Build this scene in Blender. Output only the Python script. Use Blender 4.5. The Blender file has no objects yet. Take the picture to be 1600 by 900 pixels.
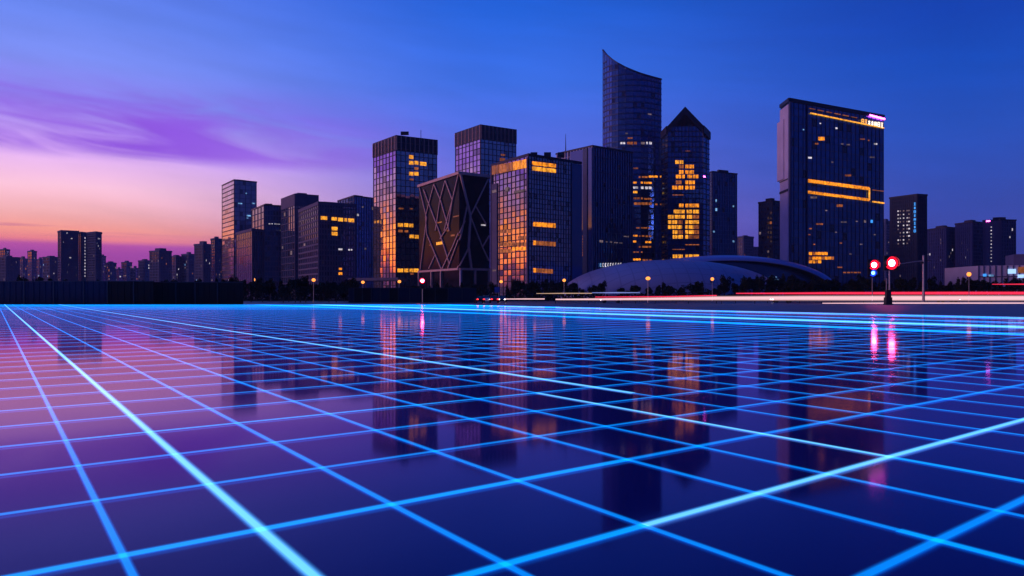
import bpy, math, random
from math import sin, cos, pi, radians, atan2, sqrt, floor
from mathutils import Vector, Matrix

random.seed(11)
C = bpy.context.scene.collection
F, YH, EH = 1104.0, 460.0, 1.6          # focal length and horizon in photo pixels, eye height in metres


def at(px, py, Y):
    return Vector(((px - 800) / F * Y, Y, EH + (YH - py) / F * Y))


def lin(r, g, b):
    def c(v):
        v /= 255.0
        return v / 12.92 if v <= 0.04045 else ((v + 0.055) / 1.055) ** 2.4
    return (c(r), c(g), c(b), 1.0)


# ------------------------------------------------------------------ materials
def new_mat(name):
    m = bpy.data.materials.new(name)
    m.use_nodes = True
    nt = m.node_tree
    nt.nodes.clear()
    return m, nt, nt.nodes, nt.links


def principled(nt, **kw):
    p = nt.nodes.new('ShaderNodeBsdfPrincipled')
    o = nt.nodes.new('ShaderNodeOutputMaterial')
    nt.links.new(p.outputs[0], o.inputs[0])
    for k, v in kw.items():
        p.inputs[k.replace('_', ' ')].default_value = v
    return p, o


def rough_mat(name, col, rough=0.7, metallic=0.0, var=0.25, scale=0.5, bump=0.0):
    m, nt, N, L = new_mat(name)
    p, o = principled(nt, Roughness=rough, Metallic=metallic)
    tc = N.new('ShaderNodeTexCoord')
    no = N.new('ShaderNodeTexNoise')
    no.inputs['Scale'].default_value = scale
    no.inputs['Detail'].default_value = 6
    L.new(tc.outputs['Object'], no.inputs['Vector'])
    mx = N.new('ShaderNodeMix')
    mx.data_type = 'RGBA'
    mx.inputs[6].default_value = (col[0] * (1 - var), col[1] * (1 - var), col[2] * (1 - var), 1)
    mx.inputs[7].default_value = (min(1, col[0] * (1 + var)), min(1, col[1] * (1 + var)), min(1, col[2] * (1 + var)), 1)
    L.new(no.outputs['Fac'], mx.inputs[0])
    L.new(mx.outputs[2], p.inputs['Base Color'])
    if bump:
        b = N.new('ShaderNodeBump')
        b.inputs['Strength'].default_value = bump
        L.new(no.outputs['Fac'], b.inputs['Height'])
        L.new(b.outputs[0], p.inputs['Normal'])
    return m


def glass_mat(name, tint, metallic=0.6, rough=0.06, jitter=0.02, blind=0.06, blindcol=(0.12, 0.11, 0.13), spec=0.5):
    """Coated curtain-wall glass: each pane (one UV cell) sits at its own very slight tilt and some have blinds."""
    m, nt, N, L = new_mat(name)
    p, o = principled(nt, Roughness=rough, Metallic=metallic)
    p.inputs['IOR'].default_value = 1.6
    p.inputs['Specular IOR Level'].default_value = spec
    uv = N.new('ShaderNodeUVMap')
    fl = N.new('ShaderNodeVectorMath'); fl.operation = 'FLOOR'
    fr = N.new('ShaderNodeVectorMath'); fr.operation = 'FRACTION'
    L.new(uv.outputs[0], fl.inputs[0]); L.new(uv.outputs[0], fr.inputs[0])
    wn = N.new('ShaderNodeTexWhiteNoise'); wn.noise_dimensions = '3D'
    L.new(fl.outputs[0], wn.inputs['Vector'])
    sb = N.new('ShaderNodeVectorMath'); sb.operation = 'SUBTRACT'
    L.new(wn.outputs['Color'], sb.inputs[0]); sb.inputs[1].default_value = (0.5, 0.5, 0.5)
    dt = N.new('ShaderNodeVectorMath'); dt.operation = 'DOT_PRODUCT'
    L.new(sb.outputs[0], dt.inputs[0]); L.new(fr.outputs[0], dt.inputs[1])
    bp = N.new('ShaderNodeBump'); bp.inputs['Strength'].default_value = 1.0
    bp.inputs['Distance'].default_value = jitter * 3
    L.new(dt.outputs['Value'], bp.inputs['Height'])
    L.new(bp.outputs[0], p.inputs['Normal'])
    th = N.new('ShaderNodeMath'); th.operation = 'LESS_THAN'; th.inputs[1].default_value = blind
    L.new(wn.outputs['Value'], th.inputs[0])
    vm = N.new('ShaderNodeMapRange')
    vm.inputs['To Min'].default_value = 0.75; vm.inputs['To Max'].default_value = 1.1
    L.new(wn.outputs['Value'], vm.inputs['Value'])
    sc = N.new('ShaderNodeVectorMath'); sc.operation = 'SCALE'
    sc.inputs[0].default_value = tint[:3]
    L.new(vm.outputs[0], sc.inputs['Scale'])
    mx = N.new('ShaderNodeMix'); mx.data_type = 'RGBA'
    L.new(th.outputs[0], mx.inputs[0]); L.new(sc.outputs[0], mx.inputs[6])
    mx.inputs[7].default_value = (*blindcol, 1)
    L.new(mx.outputs[2], p.inputs['Base Color'])
    return m


def glow_mat(name, col, strength, vary=0.0, base=(0.02, 0.02, 0.02)):
    """A lamp or lit window."""
    m, nt, N, L = new_mat(name)
    p, o = principled(nt, Roughness=0.4)
    p.inputs['Base Color'].default_value = (*base, 1)
    p.inputs['Emission Color'].default_value = (*col[:3], 1)
    p.inputs['Emission Strength'].default_value = strength
    if vary:
        oi = N.new('ShaderNodeObjectInfo')
        tc = N.new('ShaderNodeTexCoord')
        no = N.new('ShaderNodeTexNoise'); no.inputs['Scale'].default_value = 0.9; no.inputs['Detail'].default_value = 3
        L.new(tc.outputs['Object'], no.inputs['Vector'])
        r1 = N.new('ShaderNodeMapRange'); r1.inputs['To Min'].default_value = 1 - vary; r1.inputs['To Max'].default_value = 1 + vary * 0.4
        L.new(oi.outputs['Random'], r1.inputs['Value'])
        r2 = N.new('ShaderNodeMapRange'); r2.inputs['From Min'].default_value = 0.3; r2.inputs['From Max'].default_value = 0.7
        r2.inputs['To Min'].default_value = 0.38; r2.inputs['To Max'].default_value = 1.35
        L.new(no.outputs['Fac'], r2.inputs['Value'])
        mu = N.new('ShaderNodeMath'); mu.operation = 'MULTIPLY'
        L.new(r1.outputs[0], mu.inputs[0]); L.new(r2.outputs[0], mu.inputs[1])
        m2 = N.new('ShaderNodeMath'); m2.operation = 'MULTIPLY'; m2.inputs[1].default_value = strength
        L.new(mu.outputs[0], m2.inputs[0]); L.new(m2.outputs[0], p.inputs['Emission Strength'])
    return m


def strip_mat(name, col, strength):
    """Lit floor inlay: a bright core, with the glow around it painted as two fading edges."""
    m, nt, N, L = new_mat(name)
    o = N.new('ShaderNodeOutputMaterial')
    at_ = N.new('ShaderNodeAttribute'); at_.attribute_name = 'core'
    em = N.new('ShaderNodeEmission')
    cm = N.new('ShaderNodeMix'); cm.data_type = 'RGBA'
    cm.inputs[6].default_value = (col[0] * .1, col[1] * .5, col[2], 1) if col[2] >= 1 and col[0] < .5 else (*col[:3], 1)  # edge colour paints a bluer glow around the core
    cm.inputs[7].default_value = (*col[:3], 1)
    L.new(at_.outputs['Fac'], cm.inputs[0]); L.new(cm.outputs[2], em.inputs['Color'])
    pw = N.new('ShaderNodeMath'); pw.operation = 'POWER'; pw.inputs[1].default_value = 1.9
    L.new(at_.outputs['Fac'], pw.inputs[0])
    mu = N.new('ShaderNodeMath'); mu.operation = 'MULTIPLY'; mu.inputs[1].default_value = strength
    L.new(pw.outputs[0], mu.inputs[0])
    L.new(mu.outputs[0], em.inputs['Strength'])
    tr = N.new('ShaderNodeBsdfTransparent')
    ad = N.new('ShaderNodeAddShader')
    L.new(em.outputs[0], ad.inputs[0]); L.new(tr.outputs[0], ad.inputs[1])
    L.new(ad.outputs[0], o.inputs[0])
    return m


def plaza_mat():
    """dark polished blue floor: a tinted mirror coat over deep navy, stronger at grazing angles"""
    m, nt, N, L = new_mat('polished_plaza')
    o = N.new('ShaderNodeOutputMaterial')
    df = N.new('ShaderNodeBsdfDiffuse'); df.inputs['Color'].default_value = (0.001, 0.010, 0.10, 1)
    gl = N.new('ShaderNodeBsdfGlossy'); gl.inputs['Color'].default_value = (0.83, 0.58, 1.0, 1)
    fr = N.new('ShaderNodeFresnel'); fr.inputs['IOR'].default_value = 1.37
    mx = N.new('ShaderNodeMixShader')
    tc = N.new('ShaderNodeTexCoord')
    n1 = N.new('ShaderNodeTexNoise'); n1.inputs['Scale'].default_value = 0.35; n1.inputs['Detail'].default_value = 5
    L.new(tc.outputs['Object'], n1.inputs['Vector'])
    r = N.new('ShaderNodeMapRange'); r.inputs['From Min'].default_value = 0.35; r.inputs['From Max'].default_value = 0.7
    r.inputs['To Min'].default_value = 0.04; r.inputs['To Max'].default_value = 0.09
    L.new(n1.outputs['Fac'], r.inputs['Value']); L.new(r.outputs[0], gl.inputs['Roughness'])
    n2 = N.new('ShaderNodeTexNoise'); n2.inputs['Scale'].default_value = 40; n2.inputs['Detail'].default_value = 4
    L.new(tc.outputs['Object'], n2.inputs['Vector'])
    b = N.new('ShaderNodeBump'); b.inputs['Strength'].default_value = 0.06; b.inputs['Distance'].default_value = 0.002
    L.new(n2.outputs['Fac'], b.inputs['Height']); L.new(b.outputs[0], gl.inputs['Normal']); L.new(b.outputs[0], fr.inputs['Normal'])
    g2 = N.new('ShaderNodeBsdfGlossy'); g2.inputs['Color'].default_value = (0.80, 0.36, 1.0, 1); g2.inputs['Roughness'].default_value = 0.26
    L.new(b.outputs[0], g2.inputs['Normal'])
    gm = N.new('ShaderNodeMixShader'); gm.inputs[0].default_value = 0.2
    L.new(gl.outputs[0], gm.inputs[1]); L.new(g2.outputs[0], gm.inputs[2])
    L.new(fr.outputs[0], mx.inputs[0]); L.new(df.outputs[0], mx.inputs[1]); L.new(gm.outputs[0], mx.inputs[2])
    L.new(mx.outputs[0], o.inputs[0])
    return m


def dome_mat():
    """metal shell roof: broad panels with darker standing seams"""
    m = rough_mat('dome_panels', (0.25, 0.27, 0.42), 0.42, 0.1, scale=0.12, var=0.15)
    nt = m.node_tree; N = nt.nodes; L = nt.links
    p = [n for n in N if n.type == 'BSDF_PRINCIPLED'][0]
    src = p.inputs['Base Color'].links[0].from_socket
    tc = [n for n in N if n.type == 'TEX_COORD'][0]
    fac = None
    for ax, step in ((0, 4.0), (1, 3.2)):
        sp = N.new('ShaderNodeSeparateXYZ'); L.new(tc.outputs['Object'], sp.inputs[0])
        dv = N.new('ShaderNodeMath'); dv.operation = 'DIVIDE'; dv.inputs[1].default_value = step; L.new(sp.outputs[ax], dv.inputs[0])
        fr = N.new('ShaderNodeMath'); fr.operation = 'FRACT'; L.new(dv.outputs[0], fr.inputs[0])
        lt = N.new('ShaderNodeMath'); lt.operation = 'LESS_THAN'; lt.inputs[1].default_value = 0.09; L.new(fr.outputs[0], lt.inputs[0])
        if fac is None: fac = lt.outputs[0]
        else:
            mxm = N.new('ShaderNodeMath'); mxm.operation = 'MAXIMUM'; L.new(fac, mxm.inputs[0]); L.new(lt.outputs[0], mxm.inputs[1]); fac = mxm.outputs[0]
    mx = N.new('ShaderNodeMix'); mx.data_type = 'RGBA'; mx.inputs[7].default_value = (0.19, 0.205, 0.33, 1)
    L.new(fac, mx.inputs[0]); L.new(src, mx.inputs[6]); L.new(mx.outputs[2], p.inputs['Base Color'])
    return m


M = {
    'plaza': plaza_mat(),
    'ground': rough_mat('bare_ground', (0.03, 0.032, 0.03), 0.95, scale=0.2),
    'asphalt': rough_mat('damp_asphalt', (0.045, 0.045, 0.05), 0.38, scale=1.5, bump=0.1),
    'paving': rough_mat('grey_paving', (0.14, 0.13, 0.14), 0.5, scale=0.8),
    'kerb': rough_mat('kerb_stone', (0.3, 0.3, 0.3), 0.7, scale=2),
    'paint': rough_mat('road_paint', (0.7, 0.7, 0.68), 0.6, scale=3),
    'glass_blue': glass_mat('blue_black_glass', (0.07, 0.17, 0.40), 0.66, blind=.04, blindcol=(.05,.06,.12)),
    'glass_mirror': glass_mat('mirror_glass', (0.68, 0.62, 0.70), 0.82, rough=0.05, jitter=0.035, blindcol=(.3,.27,.33)),
    'glass_lilac': glass_mat('lilac_glass', (0.50, 0.45, 0.58), 0.72, rough=0.06, jitter=0.03, blindcol=(.2,.18,.24)),
    'glass_black': glass_mat('black_glass', (0.012, 0.012, 0.02), 0.0, rough=0.12, blindcol=(.02,.018,.025), spec=0.025),
    'glass_slate': glass_mat('slate_glass', (0.09, 0.14, 0.30), 0.5, blind=0.12, blindcol=(.07,.065,.11)),
    'metal_dark': rough_mat('dark_mullion', (0.008, 0.016, 0.05), 0.45, 0.3, scale=0.3),
    'metal_navy': rough_mat('navy_fins', (0.012, 0.045, 0.15), 0.4, 0.2, scale=0.3),
    'stone': rough_mat('mauve_stone', (0.13, 0.115, 0.20), 0.75, scale=0.25),
    'stone_pale': rough_mat('pale_stone', (0.62, 0.54, 0.70), 0.7, scale=0.15),
    'stone_dark': rough_mat('dark_stone', (0.03, 0.04, 0.085), 0.75, scale=0.25),
    'far_wall': rough_mat('far_concrete', (0.075, 0.095, 0.20), 0.85, scale=0.1),
    'copper': rough_mat('rose_steel', (0.85, 0.50, 0.44), 0.55, 0.0, scale=0.4),
    'roof': rough_mat('roof_gravel', (0.08, 0.08, 0.085), 0.9, scale=1),
    'dome': dome_mat(),
    'canopy_blue': rough_mat('canopy_metal', (0.20, 0.30, 0.58), 0.35, 0.3, scale=0.1, var=0.1),
    'hoarding': rough_mat('blue_hoarding', (0.0015, 0.012, 0.055), 0.55, scale=0.6),
    'hoarding_dark': rough_mat('dark_hoarding', (0.0015, 0.003, 0.010), 0.6, scale=0.6),
    'pole': rough_mat('galvanised_steel', (0.38, 0.36, 0.38), 0.45, 0.6, scale=2),
    'black': rough_mat('black_housing', (0.012, 0.012, 0.014), 0.5, scale=2),
    'bark': rough_mat('bark', (0.05, 0.035, 0.025), 0.9, scale=4),
    'leaf': rough_mat('leaves', (0.02, 0.028, 0.014), 0.7, scale=0.8, var=0.5),
    'leaf2': rough_mat('dark_leaves', (0.012, 0.018, 0.010), 0.7, scale=0.8, var=0.5),
    'sign_blue': rough_mat('sign_blue', (0.02, 0.07, 0.45), 0.4, scale=2),
    'car_dark': rough_mat('car_dark', (0.02, 0.02, 0.028), 0.25, 0.3, scale=1, var=0.05),
    'car_white': rough_mat('car_white', (0.6, 0.6, 0.62), 0.25, scale=1, var=0.05),
    'car_red': rough_mat('car_red', (0.25, 0.02, 0.02), 0.25, scale=1, var=0.05),
    'tyre': rough_mat('tyre', (0.015, 0.015, 0.015), 0.8, scale=5),
    'car_glass': rough_mat('car_glass', (0.01, 0.012, 0.015), 0.08, scale=1),
    'lit_amber': glow_mat('amber_window', (1.0, 0.29, 0.008), 1.35, 0.3),
    'lit_yellow': glow_mat('yellow_window', (1.0, 0.37, 0.02), 1.3, 0.3),
    'lit_dim': glow_mat('dim_window', (1.0, 0.26, 0.05), 0.38, 0.5),
    'lit_white': glow_mat('white_window', (0.95, 0.85, 0.95), 0.85, 0.5),
    'lit_blue': glow_mat('blue_window', (0.25, 0.55, 1.0), 0.8, 0.4),
    'lit_faint': glow_mat('faint_window', (0.8, 0.55, 0.6), 0.22, 0.6),
    'neon_pink': glow_mat('pink_neon', (1.0, 0.09, 0.62), 11.0),
    'neon_orange': glow_mat('orange_neon', (1.0, 0.38, 0.03), 1.5, 0.1),
    'sign_white': glow_mat('white_sign', (1.0, 0.80, 0.62), 1.8),
    'sign_amber': glow_mat('amber_sign', (1.0, 0.42, 0.08), 1.4),
    'sign_cyan': glow_mat('cyan_sign', (0.05, 0.35, 1.0), 1.1),
    'screen': glow_mat('lit_screen', (0.38, 0.62, 1.0), 1.3),
    'lamp': glow_mat('lamp_globe', (1.0, 0.30, 0.05), 2.0),
    'lamp_core': glow_mat('lamp_bulb', (1.0, 0.62, 0.32), 30.0),
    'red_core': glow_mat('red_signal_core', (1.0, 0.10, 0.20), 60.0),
    'red_halo': glow_mat('red_signal_lens_glow', (1.0, 0.006, 0.022), 2.2),  # wide rim whose emission paints the red glow around the lamp
    'blue_core': glow_mat('blue_signal_core', (0.15, 0.55, 1.0), 5.0),
    'blue_rim': glow_mat('blue_signal_lens', (0.01, 0.05, 1.0), 1.8),
    'head': glow_mat('headlight_on', (1.0, 0.86, 0.8), 9.0),
    'tail': glow_mat('taillight_on', (1.0, 0.03, 0.03), 5.0),
    'trail_white': strip_mat('trail_white_light', (1.0, 0.58, 0.62), 1.0),  # car light trails, painted as strips with fading edges
    'trail_red': strip_mat('trail_red_light', (1.0, 0.03, 0.08), 1.1),
    'trail_warm': strip_mat('trail_warm_light', (1.0, 0.62, 0.40), 0.6),
    'trail_blue': strip_mat('trail_blue_light', (0.35, 0.42, 1.0), 0.6),
    'strip': strip_mat('blue_light_strip', (0.0, 0.28, 1.0), 0.8),
    'strip_mid': strip_mat('azure_light_strip', (0.0, 0.33, 1.0), 1.0),
    'strip_hot': strip_mat('pale_cyan_light_strip', (0.13, 0.55, 1.0), 1.25),
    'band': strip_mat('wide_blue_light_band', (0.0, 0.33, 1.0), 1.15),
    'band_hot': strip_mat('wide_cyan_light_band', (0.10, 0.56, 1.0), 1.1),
}

for key in ('hoarding', 'hoarding_dark', 'leaf', 'leaf2'):
    for n_ in M[key].node_tree.nodes:
        if n_.type == 'BSDF_PRINCIPLED': n_.inputs['Specular IOR Level'].default_value = 0.08

# ------------------------------------------------------------------ mesh building
WL = {}


class MB:
    def __init__(s):
        s.v, s.f, s.uv, s.core = [], [], {}, None

    def quad(s, a, b, c, d, uv=None):
        i = len(s.v)
        s.v += [Vector(a), Vector(b), Vector(c), Vector(d)]
        s.f.append((i, i + 1, i + 2, i + 3))
        if uv:
            s.uv[len(s.f) - 1] = uv

    def hexa(s, p):
        """eight points: bottom ring 0-3, top ring 4-7"""
        i = len(s.v)
        s.v += [Vector(q) for q in p]
        for q in ((3, 2, 1, 0), (4, 5, 6, 7), (0, 1, 5, 4), (1, 2, 6, 5), (2, 3, 7, 6), (3, 0, 4, 7)):
            s.f.append(tuple(i + k for k in q))

    def box(s, x0, x1, y0, y1, z0, z1):
        s.hexa([(x0, y0, z0), (x1, y0, z0), (x1, y1, z0), (x0, y1, z0),
                (x0, y0, z1), (x1, y0, z1), (x1, y1, z1), (x0, y1, z1)])

    def bar(s, a, b, w, d=None, up=Vector((0, 0, 1))):
        a, b = Vector(a), Vector(b)
        t = (b - a).normalized()
        if abs(t.dot(up)) > 0.98:
            up = Vector((0, 1, 0))
        x = t.cross(up).normalized() * (w / 2)
        y = x.cross(t).normalized() * ((d or w) / 2)
        s.hexa([a - x - y, a + x - y, a + x + y, a - x + y, b - x - y, b + x - y, b + x + y, b - x + y])

    def tube(s, pts, rad, n=10, cap=True):
        rings = []
        for k, p in enumerate(pts):
            p = Vector(p)
            t = (Vector(pts[min(k + 1, len(pts) - 1)]) - Vector(pts[max(k - 1, 0)])).normalized()
            up = Vector((0, 0, 1)) if abs(t.z) < 0.9 else Vector((0, 1, 0))
            x = t.cross(up).normalized(); y = x.cross(t).normalized()
            r = rad[k] if isinstance(rad, (list, tuple)) else rad
            i = len(s.v)
            s.v += [p + (x * cos(2 * pi * q / n) + y * sin(2 * pi * q / n)) * r for q in range(n)]
            rings.append(i)
        for a, b in zip(rings, rings[1:]):
            for q in range(n):
                s.f.append((a + q, a + (q + 1) % n, b + (q + 1) % n, b + q))
        if cap:
            s.f.append(tuple(rings[0] + q for q in reversed(range(n))))
            s.f.append(tuple(rings[-1] + q for q in range(n)))

    def sphere(s, c, r, nu=14, nv=9, sq=(1, 1, 1)):
        c = Vector(c); i = len(s.v)
        for a in range(nv + 1):
            th = pi * a / nv
            for b in range(nu):
                ph = 2 * pi * b / nu
                s.v.append(c + Vector((r * sq[0] * sin(th) * cos(ph), r * sq[1] * sin(th) * sin(ph), r * sq[2] * cos(th))))
        for a in range(nv):
            for b in range(nu):
                s.f.append((i + a * nu + b, i + (a + 1) * nu + b, i + (a + 1) * nu + (b + 1) % nu, i + a * nu + (b + 1) % nu))

    def prism(s, poly, z0, tops):
        """closed prism over a plan polygon (counter-clockwise seen from above); tops: one height or one per corner"""
        n = len(poly)
        if not isinstance(tops, (list, tuple)):
            tops = [tops] * n
        i = len(s.v)
        s.v += [Vector((p[0], p[1], z0)) for p in poly] + [Vector((p[0], p[1], t)) for p, t in zip(poly, tops)]
        for k in range(n):
            q = (k + 1) % n
            s.f.append((i + k, i + q, i + n + q, i + n + k))
        s.f.append(tuple(i + n + k for k in range(n)))
        s.f.append(tuple(i + k for k in reversed(range(n))))

    def build(s, name, mat, parent=None, smooth=False, base=None):
        off = WL.get(parent.name, Vector((0, 0, 0))) if parent else (Vector(base) if base is not None else Vector((0, 0, 0)))
        me = bpy.data.meshes.new(name)
        me.from_pydata([tuple(p - off) for p in s.v], [], s.f)
        if s.uv:
            ul = me.uv_layers.new(name='UVMap')
            for fi, uvs in s.uv.items():
                for li, q in zip(me.polygons[fi].loop_indices, uvs):
                    ul.data[li].uv = q
        if s.core is not None:
            a = me.attributes.new('core', 'FLOAT', 'POINT')
            a.data.foreach_set('value', s.core)
        me.materials.append(M[mat] if isinstance(mat, str) else mat)
        if smooth:
            me.polygons.foreach_set('use_smooth', [True] * len(me.polygons))
        me.validate()
        me.update()
        o = bpy.data.objects.new(name, me)
        C.objects.link(o)
        if parent:
            o.parent = parent
            WL[o.name] = off
        else:
            o.location = off
            WL[o.name] = off
        return o


def tag(o, label=None, cat=None, group=None, kind=None):
    if label: o['label'] = label
    if cat: o['category'] = cat
    if group: o['group'] = group
    if kind: o['kind'] = kind
    return o


def thing(name, label, cat, loc=(0, 0, 0), group=None):
    o = bpy.data.objects.new(name, None)
    o.empty_display_size = 0.5
    C.objects.link(o)
    o.location = loc
    WL[o.name] = Vector(loc)
    return tag(o, label, cat, group)


def copy_tree(o, parent=None):
    c = o.copy()
    C.objects.link(c)
    if parent:
        c.parent = parent
    for ch in list(o.children):
        copy_tree(ch, c)
    return c


# ------------------------------------------------------------------ ground, plaza, road
g = MB(); g.quad((-1700, -300, -0.30), (1700, -300, -0.30), (1700, 1650, -0.30), (-1700, 1650, -0.30))
tag(g.build('ground', 'ground'), kind='structure')

AI, AJ = radians(-36.3), radians(54.7)
NI = Vector((cos(AI), -sin(AI), 0)); DI = Vector((sin(AI), cos(AI), 0))
NJ = Vector((cos(AJ), -sin(AJ), 0)); DJ = Vector((sin(AJ), cos(AJ), 0))
YE = 111.0                                   # far edge of the plaza


def isect_i(c, Y):                           # point of the line NI.p = c at depth Y
    return Vector(((c - NI.y * Y) / NI.x, Y, 0))


cornerR = isect_i(58.0, YE)
edge_near = isect_i(58.0, -25.0)
POLY = [(-130, -25), (edge_near.x, -25), (cornerR.x, YE), (-130, YE)]
pz = MB(); pz.prism(POLY, -0.25, 0.0)
plaza = tag(pz.build('plaza', 'plaza'), kind='structure')


def clip(p, d):
    """clip the line p + t d to the plaza polygon"""
    t0, t1 = -1e9, 1e9
    n = len(POLY)
    for k in range(n):
        a = Vector((*POLY[k], 0)); b = Vector((*POLY[(k + 1) % n], 0))
        e = b - a; nrm = Vector((-e.y, e.x, 0))
        den = nrm.dot(d); num = nrm.dot(p - a)
        if abs(den) < 1e-9:
            continue
        t = -num / den
        if den > 0: t0 = max(t0, t)
        else: t1 = min(t1, t)
    return t0, t1


def strip(p, d, t0, t1, w, mat, z, name='light_strip', label=None, soft=0.45):
    d = d.normalized()
    n = Vector((d.y, -d.x, 0))
    mb = MB(); core = []
    for t in (t0, t1):
        c = p + d * t + Vector((0, 0, z))
        if 'hot' in mat and name == 'light_strip': soft = 0.6  # hot strips get a wider painted halo
        for q, k in ((-w / 2 - w * soft, 0.0), (-w / 2 + w * soft * 0.3, 1.0), (w / 2 - w * soft * 0.3, 1.0), (w / 2 + w * soft, 0.0)):
            mb.v.append(c + n * q); core.append(k)
    mb.f += [(0, 1, 5, 4), (1, 2, 6, 5), (2, 3, 7, 6)]
    mb.core = core
    o = mb.build(name, mat, plaza)
    if label: o['label'] = label
    return o


# lines running to the far left
CI = {0: .64, 1: 1.464, 2: 2.437, 3: 3.616, 4: 4.93, 5: 5.965, 6: 7.09, 7: 8.334, 8: 9.40, 9: 10.55}
for k in range(10, 34):
    CI[k] = CI[k - 1] + (1.18 if k < 22 else 1.9)
CI[-1] = -0.45; CI[-2] = -1.6; CI[-3] = -2.8; CI[-4] = -4.2
CJ = {-2: -1.99, -1: -3.373, 0: -4.872, 1: -6.296, 2: -7.669, 3: -9.084, 4: -10.461, 5: -11.88, 6: -13.28, 7: -14.7}
AJS = {-2: 53.0, -1: 53.6, 0: 54.3}
for k in range(8, 52):
    CJ[k] = CJ[k - 1] - (1.45 if k < 14 else 2.0)
CJ[-3] = -0.62


def jpt(k, i):                               # crossing of line j=k with line i
    a = radians(AJS.get(k, 54.7)); n = Vector((cos(a), -sin(a), 0))
    det = NI.x * n.y - NI.y * n.x
    return Vector(((CI[i] * n.y - NI.y * CJ[k]) / det, (NI.x * CJ[k] - n.x * CI[i]) / det, 0))


for k, c in CI.items():
    p = NI * c
    t0, t1 = clip(p, DI)
    t0 = max(t0, -30)
    w = 0.042 if k in (0, -1, -2, -3, -4) else 0.046 + 0.0022 * max(0, c)
    if k == 1:
        strip(p, DI, t0, t1, 0.064, 'strip_hot', 0.008, label='brightest pale cyan light strip crossing the lower left')
    elif k == 6:
        tj = jpt(3, 6).dot(DI); tb = jpt(-1, 6).dot(DI)
        strip(p, DI, tb, tj, 0.064, 'strip_hot', 0.008, label='bright pale cyan light strip running down to the magenta reflection')
        strip(p, DI, tj, t1, 0.06, 'strip', 0.008)
        strip(p, DI, t0, tb, 0.075, 'strip_mid', 0.008)
    elif k == 7:
        tj = jpt(3, 7).dot(DI)
        strip(p, DI, tj - 0.9, t1, 0.10, 'strip_hot', 0.008, label='pale cyan light strip fading into the far left')
        strip(p, DI, t0, tj - 0.9, 0.06, 'strip', 0.008)
    elif k == 4:
        tj = jpt(-2, 4).dot(DI)
        strip(p, DI, t0, tj + 0.25, 0.075, 'strip_mid', 0.008)
        strip(p, DI, tj + 0.25, t1, 0.06, 'strip', 0.008)
    else:
        strip(p, DI, t0, t1, w, 'strip', 0.008)
for k, c in CJ.items():
    a = radians(AJS.get(k, 54.7)); n = Vector((cos(a), -sin(a), 0)); d = Vector((sin(a), cos(a), 0))
    p = n * c
    t0, t1 = clip(p, d)
    w = 0.062 + 0.0045 * max(0, -c - 6)
    if k == -1:
        ta = jpt(-1, 3).dot(d)
        strip(p, d, ta, t1, 0.064, 'strip_hot', 0.012, label='bright pale cyan light strip rising to the right edge')
        strip(p, d, t0, ta, 0.07, 'strip_mid', 0.012)
    elif k == 0:
        ta = jpt(0, 4).dot(d)
        strip(p, d, ta, t1, 0.07, 'strip', 0.012)
        strip(p, d, t0, ta, 0.08, 'strip_mid', 0.012)
    elif k == 3:
        ta = jpt(3, 0).dot(d); tb = jpt(3, 6).dot(d)
        strip(p, d, ta, tb, 0.07, 'strip_mid', 0.012, label='azure light strip brighter than its neighbours in mid floor')
        strip(p, d, t0, ta, 0.08, 'strip', 0.012)
        strip(p, d, tb, t1, 0.08, 'strip', 0.012)
    else:
        strip(p, d, t0, t1, w, 'strip', 0.012)
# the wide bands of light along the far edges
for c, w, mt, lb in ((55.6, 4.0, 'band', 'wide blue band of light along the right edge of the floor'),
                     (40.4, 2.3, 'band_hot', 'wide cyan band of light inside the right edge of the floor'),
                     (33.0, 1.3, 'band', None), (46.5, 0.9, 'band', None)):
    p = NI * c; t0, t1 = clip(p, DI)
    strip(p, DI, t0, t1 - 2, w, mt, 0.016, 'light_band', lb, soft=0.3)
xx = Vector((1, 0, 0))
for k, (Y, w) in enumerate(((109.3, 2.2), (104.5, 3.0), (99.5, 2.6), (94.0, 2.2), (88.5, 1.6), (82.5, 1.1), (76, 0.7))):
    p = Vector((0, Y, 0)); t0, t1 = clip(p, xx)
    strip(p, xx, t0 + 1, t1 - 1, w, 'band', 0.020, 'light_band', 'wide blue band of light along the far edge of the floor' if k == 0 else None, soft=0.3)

# paving between plaza and road, road, far pavement
pv = MB(); pv.prism([(edge_near.x + 3, -25.0), (300, -25), (300, 121.5), (-300, 121.5), (-300, YE + 1.2), (cornerR.x + 2.2, YE + 1.2)], -0.28, -0.02)
tag(pv.build('pavement', 'paving'), kind='structure')
rd = MB(); rd.quad((-500, 122, -0.14), (500, 122, -0.14), (500, 166, -0.14), (-500, 166, -0.14))
tag(rd.build('road', 'asphalt'), kind='structure')
kb = MB(); kb.box(-300, 300, 121.5, 122.0, -0.28, 0.0); kb.box(-500, 500, 166.0, 166.5, -0.28, 0.0)
tag(kb.build('kerb', 'kerb'), kind='structure')
fp = MB(); fp.box(-500, 500, 166.5, 176, -0.28, -0.03)
tag(fp.build('far_pavement', 'paving'), kind='structure')
mk = MB()
for yy in (129.5, 136.5, 151.5, 158.5):
    for k in range(-40, 60):
        mk.quad((k * 8, yy, -0.135), (k * 8 + 4, yy, -0.135), (k * 8 + 4, yy + 0.16, -0.135), (k * 8, yy + 0.16, -0.135))
tag(mk.build('road_markings', 'paint'), kind='structure')


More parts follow.
